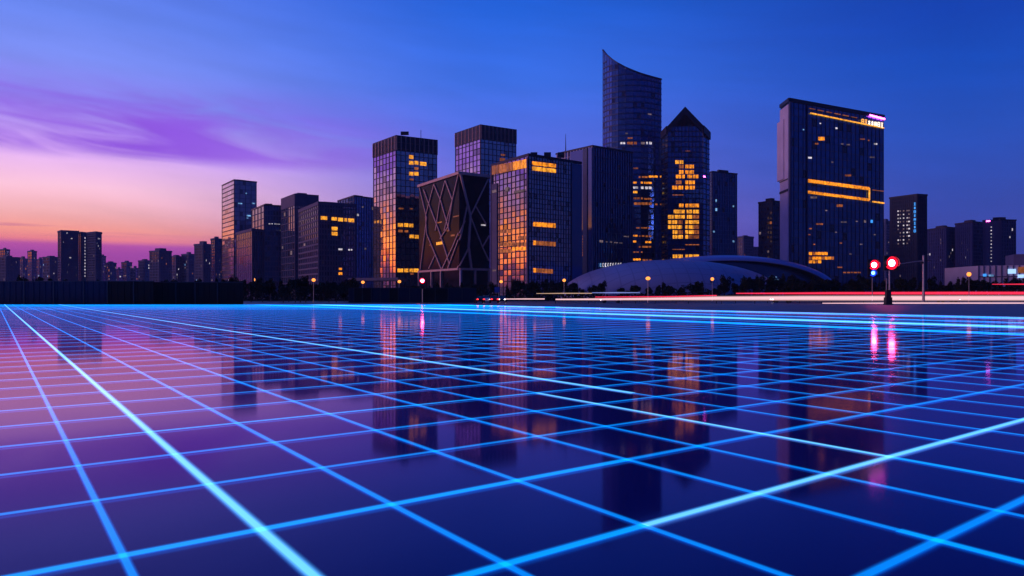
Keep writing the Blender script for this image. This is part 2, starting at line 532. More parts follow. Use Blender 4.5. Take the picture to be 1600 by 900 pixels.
# ------------------------------------------------------------------ buildings
class Facet:
    """One upright face of a building from ground point a to b (a left, b right seen from outside)."""

    def __init__(s, a, b, z0, za, zb, nc, nr):
        s.a, s.b = Vector((a[0], a[1], 0)), Vector((b[0], b[1], 0))
        s.W = (s.b - s.a).length
        s.t = (s.b - s.a) / s.W
        s.n = Vector((s.t.y, -s.t.x, 0))
        s.z0, s.za, s.zb = z0, za, zb
        s.nc, s.nr = nc, nr
        s.cw = s.W / nc
        s.ch = (max(za, zb) - z0) / nr

    def p(s, u, z, off=0.0):
        q = s.a + s.t * u + s.n * off
        return Vector((q.x, q.y, z))

    def top(s, u):
        return s.za + (s.zb - s.za) * u / s.W

    def hit(s, px, py):
        d = Vector(((px - 800) / F, 1.0, (YH - py) / F))
        k = s.n.dot(s.a) / s.n.dot(Vector((d.x, d.y, 0)))
        q = d * k
        return (Vector((q.x, q.y, 0)) - s.a).dot(s.t), EH + q.z, k

    def panel(s, mb, u0, u1, z0, z1, o0, o1):
        mb.hexa([s.p(u0, z0, o1), s.p(u1, z0, o1), s.p(u1, z0, o0), s.p(u0, z0, o0),
                 s.p(u0, z1, o1), s.p(u1, z1, o1), s.p(u1, z1, o0), s.p(u0, z1, o0)])

    def bars(s, mb, vw, hw, off=0.3, every_v=1, every_h=1, z_from=None, z_to=None, edge=True):
        zf = s.z0 if z_from is None else z_from
        for k in range(0, s.nc + 1, every_v):
            if not edge and k in (0, s.nc):
                continue
            u = min(max(k * s.cw, vw / 2), s.W - vw / 2)
            s.panel(mb, u - vw / 2, u + vw / 2, zf, min(s.top(u), z_to or 1e9) - 0.05, -0.05, off)
        zm = min(s.za, s.zb) if z_to is None else min(z_to, s.za, s.zb)
        for k in range(1, s.nr, every_h):
            z = s.z0 + k * s.ch
            if zf < z < zm - hw:
                s.panel(mb, 0.01, s.W - 0.01, z - hw / 2, z + hw / 2, -0.05, off - 0.07)

    def window(s, px0, px1, py0, py1, parent, mat='lit_amber', snap=True, name='lit_window', off=0.10, label=None):
        cx, cy = (px0 + px1) / 2, (py0 + py1) / 2
        u0 = s.hit(px0, cy)[0]; u1 = s.hit(px1, cy)[0]
        z1 = s.hit(cx, py0)[1]; z0 = s.hit(cx, py1)[1]
        if snap:
            i0 = round(u0 / s.cw); i1 = max(i0 + 1, round(u1 / s.cw))
            j0 = round((z0 - s.z0) / s.ch); j1 = max(j0 + 1, round((z1 - s.z0) / s.ch))
            u0, u1, z0, z1 = i0 * s.cw + 0.12, i1 * s.cw - 0.12, s.z0 + j0 * s.ch + 0.3, s.z0 + j1 * s.ch - 0.12
        u0 = max(u0, 0.1); u1 = min(u1, s.W - 0.1)
        if u1 <= u0 or z1 <= z0:
            return None
        mb = MB(); s.panel(mb, u0, u1, z0, z1, 0.02, off)
        o = mb.build(name, mat, parent)
        if label: o['label'] = label
        return o


def bodymesh(facets, plan, tops, z0=0.0):
    """solid body over the plan; the given facets get pane UVs"""
    mb = MB()
    mb.prism(plan, z0, tops)
    n = len(plan)
    for k in range(n):
        a, b = Vector((*plan[k], 0)), Vector((*plan[(k + 1) % n], 0))
        for fc in facets:
            if (fc.a - a).length < 1e-4 and (fc.b - b).length < 1e-4:
                r = random.randint(0, 50) * 7
                mb.uv[k] = [(r, 0), (r + fc.nc, 0), (r + fc.nc, (fc.zb - fc.z0) / fc.ch), (r, (fc.za - fc.z0) / fc.ch)]
    for k in range(len(mb.f)):
        if k not in mb.uv:
            mb.uv[k] = [(0.5, 0.5)] * len(mb.f[k])
    return mb


class Box:
    """A four-sided tower: its nearest corner stands at photo column xc; roof corners at (xl,yl), (xc,yc), (xr,yr)."""

    def __init__(s, xl, yl, xc, yc, xr, yr, Y, z0=0.0, grid=((6, 20), (8, 20)), depth=1.0):
        top = EH + (YH - yc) / F * Y
        Yl = (top - EH) * F / (YH - yl); Yr = (top - EH) * F / (YH - yr)
        s.top = top
        c = Vector(((xc - 800) / F * Y, Y)); l = Vector(((xl - 800) / F * Yl, Yl)); r = Vector(((xr - 800) / F * Yr, Yr))
        s.c, s.l, s.r = c, l, r
        s.k = r + (l - c)
        s.plan = [tuple(l), tuple(c), tuple(r), tuple(s.k)]
        s.z0 = z0
        s.L = Facet(l, c, z0, top, top, *grid[0])
        s.R = Facet(c, r, z0, top, top, *grid[1])
        s.base = (c.x, c.y, 0)

    def ring(s, z0, z1, out, thick=0.6):
        """a band round the roof edge, proud of the walls by out"""
        mb = MB()
        P = [Vector((*q, 0)) for q in s.plan]
        ctr = sum(P, Vector()) / 4
        for k in range(4):
            a, b = P[k], P[(k + 1) % 4]
            t = (b - a).normalized(); n = Vector((t.y, -t.x, 0))
            e = out - 0.004 * k
            p = [a - t * e + n * e, b + t * e + n * e, b - t * thick - n * thick, a + t * thick - n * thick]
            mb.hexa([(q.x, q.y, z0) for q in p] + [(q.x, q.y, z1 - 0.003 * k) for q in p])
        return mb

    def inner(s, k):
        ctr = (s.l + s.r) / 2
        return [tuple(ctr + (Vector(q) - ctr) * k) for q in s.plan]


def tower(name, label, cat, b, glass='glass_blue', frame='metal_dark', lbar=(0.35, 0.3), rbar=(0.35, 0.3), off=0.3, lframe=None,
          crown=None, crown_mat='metal_dark', roof_unit=True, ev=(1, 1), eh=(1, 1), group=None):
    t = thing(name, label, cat, b.base, group)
    bodymesh([b.L, b.R], b.plan, b.top, b.z0).build('glass_body', glass, t)
    mb = MB()
    zt = b.top - (crown or 0)
    if lbar and lframe:
        ml = MB(); b.L.bars(ml, lbar[0], lbar[1], off, ev[0], eh[0], z_to=zt); ml.build('side_frame', lframe, t)
    elif lbar: b.L.bars(mb, lbar[0], lbar[1], off, ev[0], eh[0], z_to=zt)
    if rbar: b.R.bars(mb, rbar[0], rbar[1], off, ev[1], eh[1], z_to=zt)
    if mb.f: mb.build('facade_frame', frame, t)
    b.ring(zt if crown else b.top - 0.5, b.top + 0.45, off + 0.06).build('parapet', crown_mat, t)
    rp = MB(); rp.prism(b.inner(0.96), b.top + 0.02, b.top + 0.12); rp.build('roof', 'roof', t)
    if roof_unit:
        ru = MB(); h = b.top + 0.12
        ru.prism(b.inner(0.4), h, h + 2.2)
        ru.build('roof_unit', crown_mat, t)
    return t


def rand_windows(fc, t, n, mats, px=2.2, py=2.0, zr=(0.06, 0.94), snap=True):
    """n windows lit here and there on a face"""
    seen = set()
    while len(seen) < n:
        i, j = random.randrange(fc.nc), random.randrange(int(fc.nr * zr[0]), int(fc.nr * zr[1]))
        if (i, j) in seen: continue
        seen.add((i, j))
        mb = MB()
        w = random.uniform(0.45, 0.9) * fc.cw; h = random.uniform(0.35, 0.7) * fc.ch
        u = i * fc.cw + (fc.cw - w) / 2; z = fc.z0 + j * fc.ch + (fc.ch - h) * 0.6
        if z + h > fc.top(u) - 1: continue
        fc.panel(mb, u, u + w, z, z + h, 0.02, 0.1)
        mb.build('lit_window', random.choice(mats), t)


def zoomwins(fc, t, ox, oy, sc, items, mat, w=20, h=18, snap=True, off=0.10):
    for it in items:
        x, y = it[0], it[1]
        ww = it[2] if len(it) > 2 and it[2] else w
        hh = it[3] if len(it) > 3 and it[3] else h
        mm = it[4] if len(it) > 4 else mat
        fc.window(ox + (x - ww / 2) / sc, ox + (x + ww / 2) / sc, oy + (y - hh / 2) / sc, oy + (y + hh / 2) / sc, t, mm, snap, off=off)


# --- tall slim tower left of the group
b = Box(347, 290, 366, 281, 401, 284.5, 540, grid=((4, 26), (8, 26)))
t = tower('glass_tower', 'slim glass tower standing alone left of the tower group, pink on its left face', 'tower', b, 'glass_lilac', 'metal_dark', (0.25, 0.7), (0.2, 0.25), 0.25, ev=(4, 2))
zoomwins(b.R, t, 330, 260, 4.09, [(223, 172, 10, 8), (185, 237, 26, 8), (270, 237, 20, 8), (240, 315, 26, 9), (232, 330, 10, 5)], 'lit_blue', snap=False)

# --- stepped pair of slabs beside it
b = Box(393.5, 328, 413, 320.5, 440, 321.8, 470, grid=((4, 14), (6, 18)))
t = tower('office_block', 'dark mauve office block with a lower wing, just right of the slim tower', 'office block', b, 'glass_slate', 'stone', (0.7, 0.5), (0.5, 0.9), 0.3)
zoomwins(b.R, t, 330, 260, 4.09, [(375, 367, 14, 6), (392, 367, 10, 6), (412, 368, 14, 6), (432, 369, 14, 6), (404, 411, 10, 5), (424, 411, 8, 5), (440, 411, 8, 5)], 'lit_white', snap=False)
w = Box(369, 364.5, 394, 358, 414, 360, 462, grid=((8, 8), (5, 12)))
bodymesh([w.L, w.R], w.plan, w.top).build('wing', 'glass_slate', t)
mb = MB(); w.L.bars(mb, 0.8, 0.3, 0.3); w.R.bars(mb, 0.8, 0.3, 0.3); mb.build('wing_frame', 'stone', t)
w.ring(w.top - 1.2, w.top + 0.5, 0.45).build('wing_parapet', 'stone', t)

# --- mauve blocks further right
b = Box(440, 311.5, 461, 303.5, 497, 306, 440, grid=((6, 15), (8, 22)))
t = tower('office_block', 'mauve office block with a dark blank top band, left of the squat block', 'office block', b, 'glass_slate', 'stone', (0.55, 0.4), (0.9, 1.0), 0.3, crown=7.0, crown_mat='stone')
rand_windows(b.L, t, 4, ['lit_faint', 'lit_dim'])
b = Box(528, 314, 553, 306, 584, 310, 480, grid=((6, 20), (8, 24)))
t = tower('office_block', 'slate blue office block rising behind the squat block, left of the mirror tower', 'office block', b, 'glass_blue', 'metal_navy', (0.5, 0.4), (0.35, 0.3), 0.3)
rand_windows(b.R, t, 5, ['lit_faint', 'lit_white'])
b = Box(467, 329, 498, 316, 556.5, 320, 380, grid=((10, 16), (14, 18)))
t = tower('office_block', 'squat mauve office block with a row of yellow windows near its roof', 'office block', b, 'glass_slate', 'stone', (0.75, 0.9), (0.6, 0.8), 0.35, crown=1.4, crown_mat='stone')
zoomwins(b.R, t, 330, 260, 4.09, [(720, 330, 40, 22), (785, 335, 32, 20), (825, 340, 32, 22), (859, 342, 16, 20), (893, 345, 38, 22), (788, 398, 36, 22), (788, 430, 36, 22)], 'lit_yellow', snap=False, off=0.42)
zoomwins(b.R, t, 330, 260, 4.09, [(825, 530, 26, 11), (880, 533, 10, 9), (895, 533, 10, 9)], 'lit_white', snap=False, off=0.42)
zoomwins(b.R, t, 330, 260, 4.09, [(825, 655, 18, 13), (825, 685, 22, 16)], 'lit_amber', snap=False, off=0.42)
zoomwins(b.L, t, 330, 260, 4.09, [(600, 500, 9, 14), (573, 352, 8, 5), (590, 347, 8, 5), (610, 342, 8, 5), (630, 337, 8, 5), (650, 332, 8, 5)], 'lit_faint', snap=False, off=0.42)

# --- mirror tower with the sunset on its left face
b = Box(583.5, 225.5, 619, 212.5, 683, 220, 350, grid=((7, 26), (9, 26)))
t = tower('glass_tower', 'square mirror glass tower whose left face glows orange at the bottom', 'tower', b, 'glass_mirror', 'metal_dark', (0.40, 0.34), (0.22, 0.3), 0.2, crown=7.2, roof_unit=False)
cm = MB(); b.L.bars(cm, 0.3, 0.01, 0.6, z_from=b.top - 7.0); b.R.bars(cm, 0.3, 0.01, 0.6, z_from=b.top - 7.0); cm.build('crown_fins', 'copper', t)
zoomwins(b.R, t, 560, 180, 3.105, [(256, 203), (256, 231), (281, 231, 18), (314, 236, 30), (256, 284), (281, 284)], 'lit_yellow', 20, 17, snap=False, off=0.24)
zoomwins(b.R, t, 560, 180, 3.105, [(204, 533, 24), (232, 533), (256, 535), (258, 588), (282, 590), (203, 753, 26), (232, 753), (258, 753), (281, 753)], 'lit_yellow', 19, 17, snap=False, off=0.24)
zoomwins(b.R, t, 560, 180, 3.105, [(281, 259, 18, 12), (207, 453, 22, 7), (256, 454, 14, 5), (204, 562, 20, 12), (232, 563, 18, 10), (258, 312, 18, 8), (260, 770, 14, 6)], 'lit_dim', snap=False, off=0.24)
random.seed(5)
po = MB(); fcp = Facet(at(544, 460, 330).xy, at(622, 460, 318).xy, 0, 9.2, 9.2, 12, 3)
po.prism([tuple(fcp.a.xy), tuple(fcp.b.xy), tuple((fcp.b + Vector((2, 16, 0))).xy), tuple((fcp.a + Vector((2, 16, 0))).xy)], 7.9, 9.2)
for k in range(7):
    q = fcp.p(fcp.W * k / 6 * 0.98 + 0.3, 0, -0.8); po.box(q.x - 0.3, q.x + 0.3, q.y - 0.3, q.y + 0.3, 0, 7.9)
po.build('podium_canopy', 'stone', t)
mb = MB(); q = b.inner(0.5); mb.box(q[1][0], q[1][0] + 4, q[1][1], q[1][1] + 1, b.top + 2.3, b.top + 4.0); mb.bar((q[2][0], q[2][1], b.top), (q[2][0], q[2][1], b.top + 6), 0.25); mb.build('roof_mast', 'metal_dark', t)

# --- second square tower behind
b = Box(711.5, 209, 751, 195.5, 806.5, 203.5, 450, grid=((7, 30), (9, 30)))
t = tower('glass_tower', 'square glass tower with a dark crown, rising behind the lattice block', 'tower', b, 'glass_mirror', 'metal_dark', (0.5, 0.42), (0.25, 0.35), 0.25, crown=9.0)
cm = MB(); b.L.bars(cm, 0.35, 0.01, 0.6, z_from=b.top - 8.8); b.R.bars(cm, 0.35, 0.01, 0.6, z_from=b.top - 8.8); cm.build('crown_fins', 'copper', t)
zoomwins(b.R, t, 740, 200, 3.333, [(150, 165, 26, 16), (152, 140, 22, 8)], 'lit_dim', snap=False, off=0.3)

# --- lattice block
b = Box(655, 290.5, 717.5, 270, 764.5, 275.5, 300, grid=((8, 14), (6, 14)))
t = thing('lattice_block', 'black glass block wrapped in a rose coloured diagonal lattice', 'office block', b.base)
bodymesh([b.L, b.R], b.plan, b.top, 0).build('glass_body', 'glass_black', t)
rp = MB(); rp.prism(b.inner(0.96), b.top + 0.02, b.top + 0.12); rp.build('roof', 'roof', t)


def zl(fc, pts, wd, mb, dep=0.5, ox=560, oy=180, sc=3.105):
    """a brace drawn over the block: every piece lies on whichever of the two faces it crosses"""
    for (x0, y0), (x1, y1) in zip(pts, pts[1:]):
        cuts = [0.0, 1.0]
        xc = (717.5 - ox) * sc
        if min(x0, x1) < xc < max(x0, x1): cuts.insert(1, (xc - x0) / (x1 - x0))
        for a, c in zip(cuts, cuts[1:]):
            xm = ox + (x0 + (x1 - x0) * (a + c) / 2) / sc
            f_ = b.L if xm < 717.5 else b.R
            q = []
            for k in (a, c):
                u, z, kk = f_.hit(ox + (x0 + (x1 - x0) * k) / sc, oy + (y0 + (y1 - y0) * k) / sc)
                q.append(f_.p(min(max(u, 0.05), f_.W - 0.05), max(z, 0.0), dep * 0.6))
            mb.bar(q[0], q[1], wd, dep, up=f_.n)


lat = MB()
for pts in ([(300, 352), (335, 500), (303, 752)], [(370, 335), (330, 490), (335, 575), (405, 745)], [(370, 335), (402, 412), (445, 560)],
            [(425, 317), (400, 410), (378, 560)], [(425, 317), (460, 412), (440, 540), (400, 600)], [(488, 290), (460, 412), (420, 560)],
            [(320, 362), (400, 575), (445, 720)], [(515, 512), (460, 640), (410, 745)], [(535, 640), (482, 745)], [(375, 680), (345, 745)], [(530, 420), (495, 590), (438, 742)]):
    zl(b.L, pts, 0.5, lat)
for pts in ([(628, 310), (566, 440), (540, 492)], [(566, 440), (618, 530)], [(542, 492), (600, 640), (630, 705)], [(632, 585), (600, 640)]):
    zl(b.R, pts, 0.5, lat)
lat.build('diagonal_lattice', 'copper', t)
ed = MB(); zl(b.L, [(492, 284), (541, 490), (532, 640), (546, 748)], 0.9, ed, 0.7); ed.build('corner_brace', 'copper', t)
rg = b.ring(b.top - 0.7, b.top + 0.5, 0.75); rg.build('parapet', 'copper', t)
bb = MB()
z5 = b.L.hit(700, 421.5)[1]
b.L.panel(bb, 0, b.L.W, z5 - 0.45, z5 + 0.45, -0.1, 0.8); b.R.panel(bb, 0, b.R.W, z5 - 0.452, z5 + 0.452, -0.1, 0.8)
bb.build('base_beam', 'copper', t)
for fc, us in ((b.L, (0.02, 0.36, 0.6)), (b.R, (0.03, 0.5, 0.97))):
    for u in us:
        cb = MB(); fc.panel(cb, fc.W * u - 0.4, fc.W * u + 0.4, 0, z5 - 0.46, 0.05, 0.9); cb.build('column', 'stone_pale' if u == 0.03 else 'copper', t)
zoomwins(b.L, t, 560, 180, 3.105, [(396, 621, 34, 14)], 'lit_yellow', snap=False)
zoomwins(b.L, t, 560, 180, 3.105, [(458, 583, 18, 8), (490, 580, 16, 9), (510, 580, 16, 9), (434, 560, 10, 8), (350, 630, 10, 4), (395, 520, 20, 5), (490, 487, 60, 5)], 'lit_dim', snap=False)
zoomwins(b.R, t, 560, 180, 3.105, [(606, 533, 22, 7)], 'lit_white', snap=False)

# --- front office block with lit top floor
b = Box(768.5, 258.5, 826, 241.5, 908, 254.5, 255, grid=((9, 24), (20, 30)))
t = tower('office_block', 'front office block with an amber lit top floor and orange lower left panes', 'office block', b, 'glass_lilac', 'metal_dark', (0.22, 0.34), (0.12, 0.22), 0.2)
sd = MB(); b.L.panel(sd, 0, b.L.W * 0.17, 0, b.top - 7.5, 0.02, 0.42); b.L.panel(sd, b.L.W - 0.7, b.L.W, 0, b.top - 1, 0.02, 0.55); b.L.panel(sd, 0, 0.6, 0, b.top - 0.95, 0.05, 0.6)
sd.build('corner_pier', 'stone', t)
rec = MB(); b.R.panel(rec, b.R.W * 0.80, b.R.W, 0, b.top - 0.95, 0.02, 0.5); rec.build('dark_bay', 'glass_slate', t)
for k in range(7):
    for r in range(2):
        x = 314 + k * 17.5; y = 186 + r * 24 + k * 3.4 * 0.6
        b.R.window(740 + (x - 7.5) / 3.333, 740 + (x + 7.5) / 3.333, 200 + (y - (9 if r else 11)) / 3.333, 200 + (y + (11 if r else 8)) / 3.333, t, 'lit_yellow' if r else 'lit_amber', False, off=0.28)
for k in range(10):
    x = 108 + k * 18.5; y = 219 - k * 3.7
    b.L.window(740 + (x - 7.5) / 3.333, 740 + (x + 7.5) / 3.333, 200 + (y - 22) / 3.333, 200 + (y + 22) / 3.333, t, 'lit_dim' if k < 6 else 'lit_amber', False, off=0.46)
for (y, m_, n_) in ((501, 'lit_amber', 8), (598, 'lit_dim', 8), (741, 'lit_dim', 7)):
    for k in range(n_):
        x = 317 + k * 14.6
        b.R.window(740 + (x - 5.5) / 3.333, 740 + (x + 5.5) / 3.333, 200 + (y - 11 + k) / 3.333, 200 + (y + 11 + k) / 3.333, t, 'lit_amber' if (m_ == 'lit_dim' and k == 0) else m_, False, off=0.28)
zoomwins(b.L, t, 740, 200, 3.333, [(112, 330, 22, 14), (176, 320, 14, 22), (240, 330, 50, 12), (112, 742, 18, 8)], 'lit_faint', snap=False, off=0.46)
for (y, xs, m_) in ((538, range(145, 195, 16), 'lit_dim'), (605, range(145, 285, 18), 'lit_dim'), (628, range(210, 285, 18), 'lit_amber'), (640, range(145, 195, 16), 'lit_dim'), (572, range(240, 285, 16), 'lit_dim')):
    for x in xs:
        b.L.window(740 + (x - 6) / 3.333, 740 + (x + 6) / 3.333, 200 + (y - 9) / 3.333, 200 + (y + 9) / 3.333, t, m_, False, off=0.22)
hv = MB(); q = b.inner(0.75)
for k in range(3): hv.box(q[1][0] + k * 5, q[1][0] + k * 5 + 2.5, q[1][1], q[1][1] + 2, b.top + 0.12, b.top + 1.8)
hv.build('roof_vents', 'metal_dark', t)

# --- blue finned tower with an aerial
b = Box(870, 240.5, 926, 228, 987.5, 238.5, 400, grid=((12, 24), (16, 30)))
t = tower('office_tower', 'navy finned office tower with white lights near its foot and an aerial on its roof', 'tower', b, 'glass_blue', 'metal_navy', (0.75, 0.2), (0.3, 0.25), 0.5, eh=(2, 3), lframe='stone_pale')
pr = MB(); b.L.panel(pr, b.L.W * 0.42, b.L.W - 0.02, 0, b.top - 0.95, 0.02, 0.8); pr.build('dark_bay', 'glass_slate', t)
eg = MB(); b.L.panel(eg, b.L.W - 6.5, b.L.W - 3.2, 0, b.top - 0.95, 0.81, 1.3); eg.build('corner_fin', 'metal_navy', t)
q0 = b.L.p(3.5, b.top, -4)
an = MB(); an.tube([q0, q0 + Vector((0, 0, 6)), q0 + Vector((0, 0, 12))], [0.35, 0.22, 0.1], 6); an.build('aerial', 'metal_dark', t)
zoomwins(b.R, t, 740, 200, 3.333, [(660, 590, 8, 11), (668, 591, 5, 11), (690, 593, 9, 6), (714, 594, 8, 6), (740, 597, 16, 5), (765, 599, 14, 4), (790, 565, 16, 5), (803, 566, 5, 8)], 'lit_faint', snap=False, off=0.55)
zoomwins(b.L, t, 740, 200, 3.333, [(577, 565 + k * 14, 10, 8) for k in range(8)], 'lit_dim', snap=False, off=0.9)
for k in range(9):   # lit figures in a row above the entrance
    x = 657 + k * 13.2; y = 714 - k * 0.2
    mb = MB(); fc = b.R
    u, z, kk = fc.hit(740 + x / 3.333, 200 + y / 3.333); e = kk / F / 3.333
    r = 9 * e
    arc = [(radians(a)) for a in (range(60, 301, 40) if k not in (0, 7) else range(20, 380, 45))]
    pts = [fc.p(u + cos(a) * r * 0.42, z + sin(a) * r, 0.75) for a in arc]
    for a_, c_ in zip(pts, pts[1:]): mb.bar(a_, c_, 0.42, 0.2, up=fc.n)
    mb.build('lit_character', 'lit_white' if k else 'lit_blue', t)

# --- curved tower
Yc = 450.0
prof = [(942, 78), (948, 85.5), (956, 92.5), (966, 99), (977, 105), (989, 110.5), (1001, 114.8), (1012, 118.2), (1023, 121.2), (1033.5, 124)]
plan, tops = [], []
for k, (px, py) in enumerate(prof):
    s_ = k / (len(prof) - 1)
    Y = Yc + 16 * (s_ - 0.55) ** 2 * 2.6
    plan.append(((px - 800) / F * Y, Y)); tops.append(EH + (YH - py) / F * Y)
t = thing('curved_tower', 'tallest tower, with a curved glass front and a top sweeping up to a sharp point', 'skyscraper', (plan[5][0], plan[5][1], 0))
back = [(plan[-1][0] + 1.5, plan[-1][1] + 22), (plan[0][0] + 6, plan[0][1] + 24)]
fcs = [Facet(plan[k], plan[k + 1], 0, tops[k], tops[k + 1], 2, 44) for k in range(len(plan) - 1)]
for fc in fcs: fc.ch = 3.55
bodymesh(fcs, plan + back, tops + [tops[-1] - 1, tops[0] - 22]).build('glass_body', 'glass_blue', t, smooth=False)
fr = MB(); rim = MB()
for k, fc in enumerate(fcs):
    for j in range(1, 46):
        z = j * fc.ch
        if z < min(fc.za, fc.zb) - 1: fc.panel(fr, 0, fc.W, z - 0.42, z + 0.42, -0.05, 0.22)
    fc.panel(fr, 0, 0.12, 0, fc.za - 0.4, -0.05, 0.21)
    fc.panel(fr, fc.W / 2 - .05, fc.W / 2 + .05, 0, fc.top(fc.W / 2) - 0.4, -0.05, 0.2)
    rim.bar(fc.p(0, fc.za, 0.1), fc.p(fc.W, fc.zb, 0.1), 0.8, 0.9, up=fc.n)
fr.build('floor_bands', 'metal_navy', t); rim.build('roof_rim', 'metal_navy', t)


def curved_window(px0, px1, py, h, mat):
    cx = (px0 + px1) / 2
    for fc in fcs:
        u, z, k = fc.hit(cx, py)
        if 0 <= u <= fc.W:
            fc.window(px0, px1, py - h / 2, py + h / 2, t, mat, False, off=0.26)
            return


for (y, x0, x1, h, m_) in ((398, 120, 140, 7, 'lit_white'), (398, 146, 184, 9, 'lit_dim'), (398, 196, 214, 8, 'lit_faint'), (398, 218, 240, 9, 'lit_white'), (361, 138, 150, 5, 'lit_faint'), (379, 148, 168, 5, 'lit_dim'), (288, 222, 240, 5, 'lit_faint'),
                           (527, 190, 225, 6, 'lit_dim'), (525, 228, 262, 7, 'lit_amber'), (548, 165, 184, 7, 'lit_amber'), (548, 196, 206, 7, 'lit_amber'), (549, 210, 240, 7, 'lit_amber'), (567, 165, 188, 8, 'lit_white'), (567, 192, 210, 9, 'lit_white'), (568, 214, 240, 9, 'lit_white'), (584, 165, 186, 8, 'lit_yellow'),
                           (608, 170, 206, 7, 'lit_dim'), (610, 210, 240, 6, 'lit_dim'), (628, 172, 240, 9, 'lit_dim'), (630, 246, 262, 6, 'lit_dim'), (494, 168, 188, 5, 'lit_dim'),
                           (720, 180, 236, 4, 'lit_dim'), (750, 165, 186, 6, 'lit_amber'), (751, 190, 212, 5, 'lit_dim'), (752, 216, 238, 6, 'lit_dim'), (772, 166, 182, 7, 'lit_amber'), (774, 215, 238, 7, 'lit_amber'), (792, 190, 238, 6, 'lit_dim'), (812, 165, 205, 4, 'lit_dim'), (840, 166, 200, 7, 'lit_amber'), (842, 204, 240, 6, 'lit_dim')):
    n = max(1, round((x1 - x0) / 13))
    for k in range(n):
        a = x0 + (x1 - x0) * k / n; c_ = x0 + (x1 - x0) * (k + 0.86) / n
        curved_window(920 + a / 2.432, 920 + c_ / 2.432, 60 + y / 2.432, h / 2.432, m_)

# --- pointed tower
Yp = 430.0
pp = [(1034, 207.5, 7.0), (1043, 198, 0.0), (1070, 168, 0.0), (1098, 197, 0.0), (1108.5, 208, 7.0)]
plan = [((px - 800) / F * (Yp + d), Yp + d) for px, py, d in pp]; tops = [EH + (YH - py) / F * (Yp + d) for px, py, d in pp]
t = thing('pointed_tower', 'glass tower with a pointed gable top and a big block of amber windows', 'skyscraper', (plan[2][0], plan[2][1], 0))
back = [(plan[4][0] + 1, plan[4][1] + 18), (plan[2][0] + 1.5, plan[2][1] + 24), (plan[0][0] + 2, plan[0][1] + 18)]
fcs2 = [Facet(plan[k], plan[k + 1], 0, tops[k], tops[k + 1], (2, 5, 5, 2)[k], 30) for k in range(4)]
for fc in fcs2: fc.ch = 3.15
bodymesh(fcs2, plan + back, tops + [tops[4] - 1, tops[2] - 1, tops[0] - 1]).build('glass_body', 'glass_blue', t)
fr = MB(); rim = MB()
for fc in fcs2:
    lo = min(fc.za, fc.zb)
    for j in range(1, 44):
        z = j * fc.ch
        if z < lo - 2: fc.panel(fr, 0, fc.W, z - 0.3, z + 0.3, -0.05, 0.2)
    for k in range(fc.nc): fc.panel(fr, k * fc.cw, k * fc.cw + 0.25, 0, fc.top(k * fc.cw) - 1.5, -0.05, 0.28)
    hz = 4.2
    mbp = [fc.p(0, fc.za - hz, 0.9), fc.p(fc.W, fc.zb - hz, 0.9), fc.p(fc.W, fc.zb - hz, -0.2), fc.p(0, fc.za - hz, -0.2),
           fc.p(0, fc.za + 0.4, 0.9), fc.p(fc.W, fc.zb + 0.4, 0.9), fc.p(fc.W, fc.zb + 0.4, -0.2), fc.p(0, fc.za + 0.4, -0.2)]
    rim.hexa(mbp)
fr.build('floor_bands', 'metal_dark', t); rim.build('gable_rim', 'metal_dark', t)


def pointed_window(px0, px1, py, h, mat):
    for fc in fcs2:
        u, z, k = fc.hit((px0 + px1) / 2, py)
        if 0 <= u <= fc.W:
            fc.window(px0, px1, py - h / 2, py + h / 2, t, mat, False, off=0.24)
            return


for (y, x0, x1, m_) in ((470, 328, 361, 'lit_yellow'), (487, 342, 401, 'lit_amber'), (508, 342, 401, 'lit_amber'), (525, 330, 418, 'lit_amber'), (547, 330, 404, 'lit_amber'), (567, 316, 404, 'lit_amber'),
                        (635, 342, 420, 'lit_amber'), (658, 322, 420, 'lit_yellow'), (678, 300, 420, 'lit_yellow'), (698, 296, 420, 'lit_yellow'), (717, 292, 420, 'lit_yellow'), (736, 318, 420, 'lit_yellow'), (754, 318, 420, 'lit_yellow'), (828, 318, 420, 'lit_yellow')):
    n = max(1, round((x1 - x0) / 22))
    for k in range(n):
        a = x0 + (x1 - x0) * k / n + 1; c_ = x0 + (x1 - x0) * (k + 1) / n - 2
        pointed_window(920 + a / 2.432, 920 + c_ / 2.432, 60 + y / 2.432, 13.5 / 2.432, 'lit_dim' if random.random() < 0.12 else m_)
for y, x0, x1 in ((784, 330, 420), (802, 318, 400), (595, 318, 360), (428, 345, 385)):
    pointed_window(920 + x0 / 2.432, 920 + x1 / 2.432, 60 + y / 2.432, 3 / 2.432, 'lit_dim')
pointed_window(920 + 428 / 2.432, 920 + 442 / 2.432, 60 + 524 / 2.432, 5 / 2.432, 'neon_pink')

# --- tower right of it
b = Box(1107, 270, 1113, 268, 1151.5, 271.8, 520, grid=((3, 26), (10, 28)))
t = tower('office_tower', 'plain dark blue office tower close against the right side of the pointed tower', 'tower', b, 'glass_blue', 'metal_navy', (0.4, 0.4), (0.4, 0.45), 0.3)
rand_windows(b.R, t, 6, ['lit_faint', 'lit_blue'])

